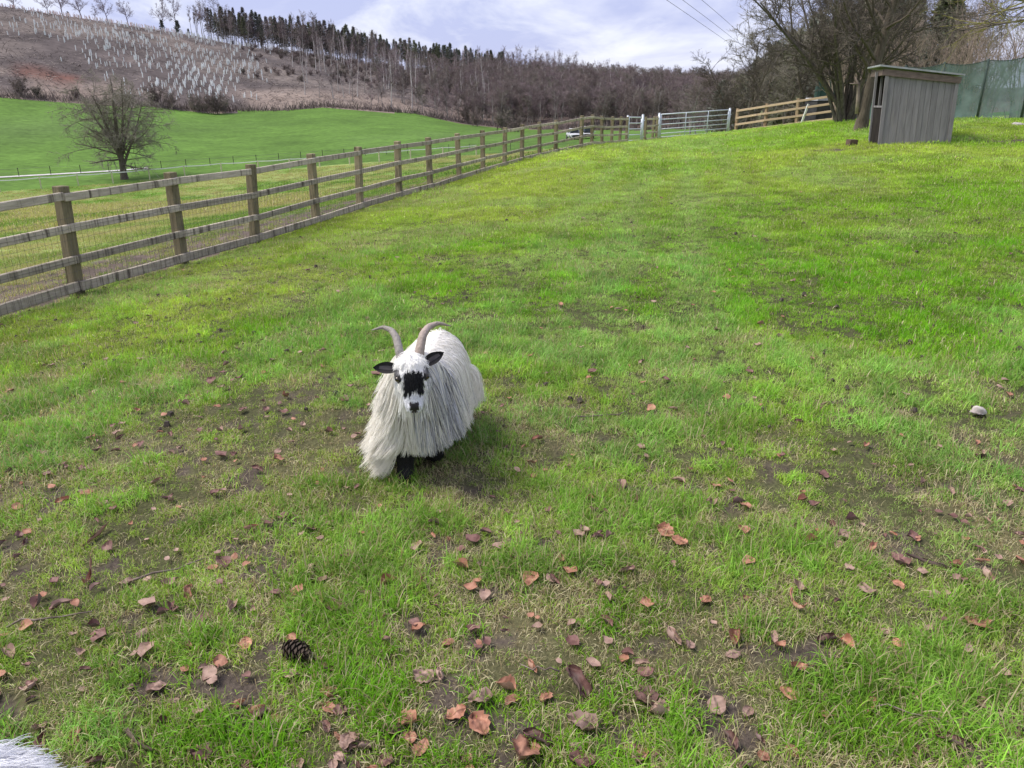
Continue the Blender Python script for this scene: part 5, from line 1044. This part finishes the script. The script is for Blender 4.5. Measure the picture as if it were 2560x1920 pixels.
    # -- black feathering on the legs
    i = np.where(leg & (z > .02) & (r.rand(n) < .9))[0]; D = unit(Nn[i]*.55+np.array([0, 0, -1.])+r.normal(0, .15, (len(i), 3))); P = march(Pn[i], D, .03+.04*r.rand(len(i)), 5, np.full(len(i), .7), np.zeros((len(i), 3)), r)
    curves_obj('leg_hair', P, np.linspace(.0010, .0004, 5)[None].repeat(len(i), 0), np.tile([.012, .011, .011], (len(i), 1))*jit[i], M_HAIR, root)
def horn(root, side, pts, r0, mat):
    P = np.array(pts); t = np.linspace(0, 1, len(P)); tt = np.linspace(0, 1, 44); Pi = np.stack([np.interp(tt, t, P[:, j]) for j in range(3)], 1)
    for _ in range(3): Pi[1:-1] = (Pi[:-2]+2*Pi[1:-1]+Pi[2:])/4
    R = r0*(1-tt**2.1*.90)*(1+.038*np.sin(tt*80)*(1-tt)); m = MB(); m.tubes(Pi[None], R[None], 12); return m.build('horn', mat, root, True)
def ear(root, base, d, n, L, w):
    d = unit(np.array(d, float)); nrm = np.array(n, float); nrm = unit(nrm-d*(nrm@d)); sv = np.cross(d, nrm); V = []; nu, nv = 9, 7
    for th in (0, 1):
        for a in range(nu):
            q = a/(nu-1); ww = w*(math.sin(math.pi*min(1, q*.86+.14))**.75)*(1-.12*q)
            for b in range(nv):
                e = b/(nv-1)*2-1; V.append(np.array(base)+d*L*q+sv*ww*.5*e+nrm*(.016*e*e*(1-.4*q)-.006-.0035*th*(1-abs(e)))-UP*.008*q*q)
    V = np.array(V); ii = np.array([[a*nv+b for b in range(nv-1)] for a in range(nu-1)]).ravel(); Q = np.stack([ii, ii+1, ii+nv+1, ii+nv], 1); m = MB(); m.add(V, np.concatenate([Q, Q[:, ::-1]+nu*nv]))
    o = m.build('ear', [M_EAR], root, True); mi = MB(); c = V[:nu*nv].reshape(nu, nv, 3)[1:-2, 2:-2]+nrm*.0012; q = c.reshape(-1, 3); w2 = c.shape[1]; i2 = np.array([[a*w2+b for b in range(w2-1)] for a in range(c.shape[0]-1)]).ravel(); mi.add(q, np.stack([i2, i2+1, i2+w2+1, i2+w2], 1)); mi.build('inner_ear', [M_EARIN], o, True); return o
def build_goats():
    me = goat_body(); co = np.empty(len(me.vertices)*3, np.float32); me.vertices.foreach_get('co', co); co = co.reshape(-1, 3).astype(float)
    c = face_paint(co)[0]; setattr_pt(me, 'hcol', np.concatenate([c*.85, np.ones((len(c), 1))], 1), 'FLOAT_COLOR'); me.materials.clear(); me.materials.append(M_SKIN)
    me.polygons.foreach_set('use_smooth', np.ones(len(me.polygons), bool))
    root = empty('goat', tuple(GP)); tag(root, 'long haired white goat with a black blaze and swept back horns on the lawn', 'goat', 'pygmy goats')
    link('body', me, root)
    # horns rise from the poll, sweep back and out
    h = lambda a, b, cc: HP+HR*a+UP*b+np.array([0, 1., 0])*cc
    horn(root, -1, [h(-.036, -.015, .0), h(-.046, .035, .015), h(-.058, .075, .045), h(-.082, .098, .080), h(-.122, .104, .115), h(-.172, .088, .135)], .0180, M_HORN)
    horn(root, 1, [h(.034, -.012, .0), h(.041, .038, .015), h(.050, .080, .045), h(.070, .102, .080), h(.106, .106, .115), h(.158, .082, .14)], .0198, M_HORN_LIT)
    ear(root, HP+HR*-.058+HA*.040-HF*.005, (-.98, .05, .10), (.0, -1, .35), .098, .052)
    ear(root, HP+HR*.058+HA*.028-HF*.005, (.80, .05, .56), (.2, -1, .35), .096, .052)
    for sx, ss in ((-1, .088), (1, .086)):
        c0 = HP+HA*ss+HR*sx*.0575+HF*.038; m = MB(); n8 = 9; t = np.linspace(-1, 1, n8); ell_loft(m, [c0+HA*.0115*q for q in t], [HR]*n8, [HF]*n8, .0118*np.sqrt(np.maximum(1-t*t, .002)), .0118*np.sqrt(np.maximum(1-t*t, .002)), 14); e = m.build('eye', M_EYE, root, True)
        dv = unit(HF*.75+HR*sx*.65); m = MB(); u = unit(np.cross(dv, HA)); m.box(c0+dv*.0108, (.011, .005, .0035), M=M3(u, HA, dv)); m.build('pupil', M_PUPIL, e)
    dress_goat(root, me)
    # second goat: only its white back reaches into the corner of the picture
    g2 = root.copy(); col.objects.link(g2); p2 = np.array([-1.50, .972, 0.]); g2.location = (p2[0], p2[1], g1(p2[0], p2[1])); g2.rotation_euler = (0, 0, R_(-80)); g2['label'] = 'white furred back of another goat cropped by the near left corner'
    for ch in list(root.children):
        if ch.name.split('.')[0] in ('long_coat', 'face_hair', 'forelock', 'beard', 'leg_hair'): continue
        o = ch.copy(); col.objects.link(o); o.parent = g2
        for q in ch.children: k = q.copy(); col.objects.link(k); k.parent = o
    me2 = me.copy(); cc = np.tile([.72, .72, .76, 1], (len(co), 1)); a = me2.attributes['hcol']; a.data.foreach_set('color', cc.astype(np.float32).ravel())
    for ch in g2.children:
        if ch.name.startswith('body'): ch.data = me2
    r = rs(8); P, N = sample_surface(me, 26000, 12); L = P@BD; z = P[:, 2]; i = np.where((z > .2) & (L > -.05))[0]; D = unit(N[i]*.35+BD*.6+BS*(P[i]@BS*3)[:, None]+r.normal(0, .16, (len(i), 3)))
    Q = march(P[i], D, .032+.026*r.rand(len(i)), 6, np.full(len(i), .84), np.zeros((len(i), 3)), r); fly = r.rand(len(i)) < .02; Q[fly] += (N[i][fly]*.04)[:, None]*np.linspace(0, 1, 6)[None, :, None]**1.5
    curves_obj('short_coat', clump(Q, 500, r, .4), np.linspace(.0008, .00025, 6)[None].repeat(len(i), 0), np.tile([.78, .78, .81], (len(i), 1))*(.88+.2*r.rand(len(i)))[:, None], M_HAIR, g2)
build_goats()
# ------------------------------------------------------------------ fallen leaves
def leaf_mat(name, c0, c1, back):
    m = bpy.data.materials.new(name); m.use_nodes = True; nt = m.node_tree; N = nt.nodes.new; L = nt.links.new; b = nt.nodes['Principled BSDF']; b.inputs['Roughness'].default_value = .62; b.inputs['Specular IOR Level'].default_value = .35
    tc = N('ShaderNodeTexCoord'); oi = N('ShaderNodeObjectInfo'); va = N('ShaderNodeVectorMath'); va.operation = 'ADD'; L(tc.outputs['Object'], va.inputs[0]); L(oi.outputs['Random'], va.inputs[1])
    n = N('ShaderNodeTexNoise'); L(va.outputs[0], n.inputs[0]); n.inputs['Scale'].default_value = 38; n.inputs['Detail'].default_value = 5; r = N('ShaderNodeValToRGB'); L(n.outputs[0], r.inputs[0]); e = r.color_ramp.elements; e[0].position = .35; e[0].color = (*c0, 1); e[1].position = .62; e[1].color = (*c1, 1)
    vn = N('ShaderNodeAttribute'); vn.attribute_name = 'vein'; mx = N('ShaderNodeMix'); mx.data_type = 'RGBA'; L(vn.outputs['Fac'], mx.inputs[0]); L(r.outputs[0], mx.inputs[6]); mx.inputs[7].default_value = (*[q*.55 for q in c0], 1)
    g = N('ShaderNodeNewGeometry'); m2 = N('ShaderNodeMix'); m2.data_type = 'RGBA'; L(g.outputs['Backfacing'], m2.inputs[0]); L(mx.outputs[2], m2.inputs[6]); m2.inputs[7].default_value = (*back, 1)
    hs = N('ShaderNodeHueSaturation'); mr = N('ShaderNodeMapRange'); L(oi.outputs['Random'], mr.inputs[0]); mr.inputs[3].default_value = .72; mr.inputs[4].default_value = 1.25; L(mr.outputs[0], hs.inputs['Value']); L(m2.outputs[2], hs.inputs['Color']); L(hs.outputs[0], b.inputs['Base Color'])
    bp = N('ShaderNodeBump'); bp.inputs['Strength'].default_value = .5; bp.inputs['Distance'].default_value = .004; L(n.outputs[0], bp.inputs['Height']); L(bp.outputs[0], b.inputs['Normal']); return m
M_LEAF = [leaf_mat('tawny_leaf', (.28, .122, .075), (.42, .21, .14), (.36, .21, .15)), leaf_mat('pinkish_leaf', (.25, .155, .122), (.385, .255, .205), (.33, .225, .19)), leaf_mat('dark_brown_leaf', (.12, .055, .046), (.22, .115, .10), (.19, .13, .12))]
CN = ('tawny orange', 'pinkish brown', 'dark brown')
def leaf_mesh(name, seed, L, W, cup, curl, roll, wav, notch=0.):
    r = rs(seed); nu, nv = 11, 9; V = []; vein = []
    for a in range(nu):
        q = a/(nu-1); w = W*(math.sin(math.pi*q**.85))**.62*(1+.08*math.sin(a*2.6+seed)); w = max(w, .0012)
        for b in range(nv):
            e = b/(nv-1)*2-1; x = e*w/2*(1+notch*.05*math.sin(a*3.7+b)); y = (q-.5)*L; z = cup*(e*e)*w+wav*math.sin(q*9+e*3+seed)+wav*.8*math.sin(e*7+q*4+seed*2)+.0018*math.cos(q*26)*abs(e)
            V.append((x, y, z)); vein.append((1. if b == nv//2 else 0)+.35*(a % 2 == 0))
    V = np.array(V); th = curl*(V[:, 1]/L+.5); R = L/max(abs(curl), 1e-3)
    if abs(curl) > .05:
        ang = curl*(V[:, 1]/L); rr = L/curl-V[:, 2]; V[:, 1] = rr*np.sin(ang); V[:, 2] = L/curl-rr*np.cos(ang)
    if abs(roll) > .05:
        ang = roll*(V[:, 0]/W); rr = W/roll-V[:, 2]; V[:, 0] = rr*np.sin(ang); V[:, 2] = W/roll-rr*np.cos(ang)
    V[:, 2] -= V[:, 2].min()
    ii = np.array([[a*nv+b for b in range(nv-1)] for a in range(nu-1)]).ravel(); Q = np.stack([ii, ii+1, ii+nv+1, ii+nv], 1)
    m = MB(); m.add(V, Q); p0 = V[nv//2]; m.tubes(np.array([p0, p0+[.002, -.008, .002], p0+[.004, -.02, .006]])[None], np.array([[.0009, .0007, .0006]]), 4)
    me = m.mesh(name, [M_LEAF[0]], True); setattr_pt(me, 'vein', np.concatenate([vein, np.zeros(len(me.vertices)-len(V))])); return me
SH = [('flat', leaf_mesh('fallen_leaf', 1, .070, .050, .10, .25, .0, .0022)), ('flat', leaf_mesh('fallen_leaf', 2, .060, .045, -.08, -.4, .3, .002)), ('cupped', leaf_mesh('fallen_leaf', 3, .068, .050, .16, .45, .35, .003)), ('cupped', leaf_mesh('fallen_leaf', 4, .060, .048, .14, -.55, .5, .003, 1)),
      ('curled', leaf_mesh('fallen_leaf', 5, .085, .045, .2, 2.4, .9, .004, 1)), ('curled', leaf_mesh('fallen_leaf', 6, .078, .050, .25, 1.2, 2.3, .004, 1)), ('folded', leaf_mesh('fallen_leaf', 7, .075, .055, .65, .5, .4, .003)), ('folded', leaf_mesh('fallen_leaf', 8, .085, .060, .2, -.6, 2.6, .004, 1)), ('ragged', leaf_mesh('fallen_leaf', 9, .075, .062, .08, .3, -.35, .005, 2.4)), ('ragged', leaf_mesh('fallen_leaf', 10, .082, .070, .12, -.4, .35, .006, 2.8))]
RIB = [leaf_mesh('curled_leaf', 21, .22, .035, .4, 3.0, 1.2, .004, 1), leaf_mesh('curled_leaf', 22, .21, .045, .5, .7, 1.8, .004, 1), leaf_mesh('curled_leaf', 23, .17, .032, .4, 1.6, 1.9, .004, 1)]
def put_leaf(me, x, y, ci, rot, s, label, group, dz=.012, nm='fallen_leaf'):
    o = link(nm, me, None, (x, y, g1(x, y)+dz), rot); o.scale = (s, s, s); o.material_slots[0].link = 'OBJECT'; o.material_slots[0].material = M_LEAF[ci]; tag(o, label, 'leaf', group); return o
GL = 'dead leaves on the near lawn'
HAND = [(-1.50, 2.32, 'R0', 0, .9, 'long reddish leaf curled into a C on the left of the lawn'), (-1.11, 2.23, 7, 0, 1.15, 'narrow upright reddish leaf right of the C shaped one'), (-.83, 1.965, 0, 0, 1.15, 'large flat orange leaf with a pale tip left of the pine cone'), (-1.17, 2.01, 1, 1, 1.1, 'flat pale pink leaf alone on yellowed turf'), (-1.36, 2.30, 2, 1, 1.0, 'pink leaf just right of the C shaped leaf'), (-1.30, 2.33, 1, 1, .9, 'small pink leaf next to a twig on the left'), (-.86, 1.68, 1, 1, 1.2, 'rounded salmon leaf above the crumpled red leaf near the left corner'), (-.98, 1.56, 'R1', 2, .95, 'long crumpled dark red leaf near the white goat back'), (-1.58, 1.60, 3, 1, 1.1, 'pinkish leaf just above the white goat back'), (-.80, 1.53, 8, 2, 1.1, 'dark torn leaf right of the crumpled red leaf'),
 (-.655, 1.82, 2, 1, 1.1, 'pink grey leaf lying just below the pine cone'), (-.58, 2.13, 9, 2, 1.2, 'dark crumpled leaf in the thatch left of the twisted one'), (-.45, 2.05, 'R2', 0, .8, 'thin twisted orange leaf standing on end'), (-.43, 2.27, 6, 0, 1.1, 'folded red leaf with a dark base under the goat'), (-.33, 2.25, 'R2', 0, .6, 'slender orange curled leaf right of the folded one'), (-.20, 1.98, 3, 0, .9, 'small orange leaf beside a pale flake'),
 (-.26, 1.80, 8, 1, 1.25, 'crumpled pinkish leaf heap, upper leaf'), (-.21, 1.81, 5, 1, 1.1, 'crumpled pinkish leaf heap, right leaf'), (-.285, 1.635, 9, 0, 1.1, 'tawny leaf at the top of the four leaf cluster'), (-.32, 1.60, 2, 2, 1.1, 'dark leaf at the left of the four leaf cluster'), (-.27, 1.575, 3, 0, 1.05, 'salmon leaf in the middle of the four leaf cluster'), (-.235, 1.545, 0, 0, 1.1, 'bright orange leaf at the bottom of the four leaf cluster'), (-.15, 1.665, 8, 0, 1.1, 'ragged orange leaf just above the notched one'), (-.09, 1.63, 9, 0, 1.15, 'notched orange leaf with a dark folded side'), (-.02, 1.77, 6, 0, 1.2, 'upright red brown leaf on a bare mud patch'), (.0, 1.72, 3, 0, 1.1, 'pink red leaf leaning on the upright one'), (-.09, 1.72, 9, 1, 1.15, 'wide ragged pinkish leaf beside the stalk'),
 (.035, 1.545, 9, 0, 1.45, 'big bright orange leaf at the bottom edge of the picture'), (.065, 1.585, 7, 2, 1.3, 'dark grey brown leaf tucked behind the big bright orange leaf'), (.06, 1.86, 5, 0, 1.0, 'rolled orange leaf in the middle of the lawn'), (.19, 1.80, 7, 2, 1.8, 'long dark red leaf lying flat across short grass'), (.51, 1.99, 5, 1, 1.6, 'arched reddish leaf with a curled rim'), (.55, 1.96, 3, 1, 1.0, 'small grey pink leaf right of the arched one'), (.71, 2.0, 6, 0, 1.2, 'dark red folded leaf above a pale one'), (.68, 1.93, 1, 1, 1.2, 'pale tan leaf under the dark red folded one'), (.95, 2.17, 'R0', 0, .75, 'bright orange leaf bent into an arc on the right'), (.80, 2.20, 3, 0, .9, 'round red brown leaf left of the orange arc'), (.66, 2.20, 8, 0, .8, 'small bright red torn leaf'),
 (.38, 1.74, 9, 2, 1.3, 'dark purple brown leaf standing in tall grass'), (.41, 1.68, 6, 1, 1.25, 'pale pink folded leaf like a boat'), (.58, 1.72, 0, 1, 1.4, 'broad pink leaf with a grey centre'), (.66, 1.70, 2, 1, .9, 'pale yellowish ribbed leaf right of the broad pink one'), (.80, 1.77, 0, 0, 1.35, 'upright orange tan leaf beside a mud patch'), (.19, 1.64, 9, 1, 1.4, 'grey pink leaf with a pointed stalk end'), (.17, 1.57, 1, 1, 1.15, 'oval pink leaf near the bottom edge'), (.18, 1.515, 8, 2, 1.3, 'dark brown leaf cut by the bottom edge'), (.50, 1.63, 3, 2, 1.15, 'red brown leaf half hidden in grass'), (.58, 1.59, 7, 2, 1.1, 'dark leaf near the bottom edge'), (.86, 1.87, 4, 0, 1.1, 'pale orange curled strip leaf'),
 (1.00, 1.72, 0, 0, 1.4, 'broad russet leaf among long dark grass'), (1.21, 1.97, 1, 0, 1.2, 'shiny tan leaf in the right hand group of four'), (1.16, 1.93, 2, 1, 1.1, 'pinkish leaf at the lower left of the group of four'), (1.20, 2.03, 1, 1, 1.0, 'pale leaf at the top of the group of four'), (1.31, 1.93, 2, 1, 1.1, 'cream pink leaf standing right of the group of four'), (1.50, 2.06, 8, 0, 1.5, 'two lobed orange pink leaf at the right edge'), (1.51, 2.40, 'R1', 2, .9, 'long dark curled leaf lying across the right of the lawn'), (1.42, 2.42, 9, 2, 1.3, 'dark crumpled leaf left of the long curled one'), (1.60, 2.37, 6, 0, 1.0, 'orange leaf at the end of the long curled one'), (1.67, 2.30, 5, 1, 1.5, 'pinkish wrinkled strip of leaf at the right'), (1.34, 1.62, 0, 2, 1.3, 'round dark pink leaf in the near right corner'), (1.22, 2.24, 8, 1, 1.2, 'wrinkled pink brown leaf left of a round russet one'), (1.34, 2.26, 3, 0, 1.05, 'round russet leaf in the short turf on the right'), (1.05, 1.97, 6, 0, 1.1, 'small orange folded leaf below a dark one'), (1.0, 2.0, 7, 2, 1.1, 'grey leaf above the small orange folded one'), (1.13, 1.62, 4, 0, .9, 'small orange leaf beside a dark wet one'), (1.16, 1.575, 7, 2, 1.2, 'dark wet leaf near the bottom right'),
 (-1.62, 2.60, 'R1', 0, .85, 'long narrow brown leaf lying on the left above the C shaped one'), (.60, 2.62, 9, 0, 1.2, 'red leaf pile on the turf right of the goat'), (.64, 2.55, 8, 0, 1.2, 'lower red leaf of the pile right of the goat'), (.02, 2.42, 8, 1, 1.1, 'pink leaf with a dark stick in the middle of the lawn')]
def build_leaves():
    r = rs(55)
    for (x, y, sh, ci, s, lab) in HAND:
        if isinstance(sh, str): put_leaf(RIB[int(sh[1])], x, y, ci, (r.normal(0, .12), r.normal(0, .2), r.rand()*6.28), s*.82, lab, GL, .009, 'curled_leaf')
        else: put_leaf(SH[sh][1], x, y, ci, (r.normal(0, .14), r.normal(0, .14), r.rand()*6.28), s*.74, lab, GL, .008)
    hp = np.array([(h[0], h[1]) for h in HAND]); C = []
    while len(C) < 1000:
        y = 1.35+13*r.rand()**1.7; x = (r.rand()*2-1)*(.75*y+.5)
        d = np.interp(y, [1.4, 2.2, 3., 5., 9., 14], [.95, 1.0, .85, .36, .10, .045])*(.65+.45*float(fbm(x, y, .9, 66)[()] > .5))*(1.9 if x < -.3 and y < 5 else 1)
        if not in_poly(np.array([x]), np.array([y]), LAWN_POLY)[0]: continue
        if (hp-[x, y]).__pow__(2).sum(1).min() < .007 or math.hypot(x+.42, y-3.3) < .38 or r.rand() > d: continue
        C.append((x, y))
    C.sort(key=lambda c: c[1]); rest = MB(); tm = []
    for i, (x, y) in enumerate(C):
        ci = int(r.choice(3, p=(.25, .37, .38))); k = r.randint(10); nm, me = SH[k]; s = (.34+.44*r.rand()**1.4)
        rot = (r.normal(0, .2), r.normal(0, .2), r.rand()*6.28)
        if i < 225: put_leaf(me, x, y, ci, rot, s, 'small %s %s dead leaf lying in the short grass' % (nm, CN[ci]), 'small %s %s leaves on the lawn' % (nm, CN[ci]), .005)
        else:
            n = len(me.vertices); V = np.empty(n*3, np.float32); me.vertices.foreach_get('co', V); V = V.reshape(-1, 3)[:99]; ii = np.array([[a*9+b for b in (0, 2, 4, 6)] for a in (0, 2, 4, 6, 8)]).ravel(); rest.add((V*s*1.1)@np.array(Euler(rot).to_matrix()).T+[x, y, g1(x, y)+.016], np.stack([ii, ii+2, ii+20, ii+18], 1), m=ci)
    tag(rest.build('leaf_litter', M_LEAF, None, True), 'smaller dead leaves scattered farther up the lawn', kind='stuff')
    # dark worm casts and droppings dotted over the turf
    m = MB(); n = 420; y = 3.6+22*r.rand(n)**1.3; x = (r.rand(n)*2-1)*(.68*y); ok = in_poly(x, y, LAWN_POLY); x, y = x[ok], y[ok]; z = gz(x, y)
    for a, b, c in zip(x, y, z):
        s = .006+.012*r.rand(); m.box((a, b, c+.016), (s*2.2, s*1.8, s*1.6), M=np.array(Euler((r.rand()*.5, r.rand()*.5, r.rand()*6)).to_matrix()), taper=.6)
    tag(m.build('worm_casts', noise_mat('dark_soil', (.045, .035, .03), (.09, .07, .06), 60)), 'dark soil crumbs and droppings dotted over the lawn', kind='stuff')
build_leaves()
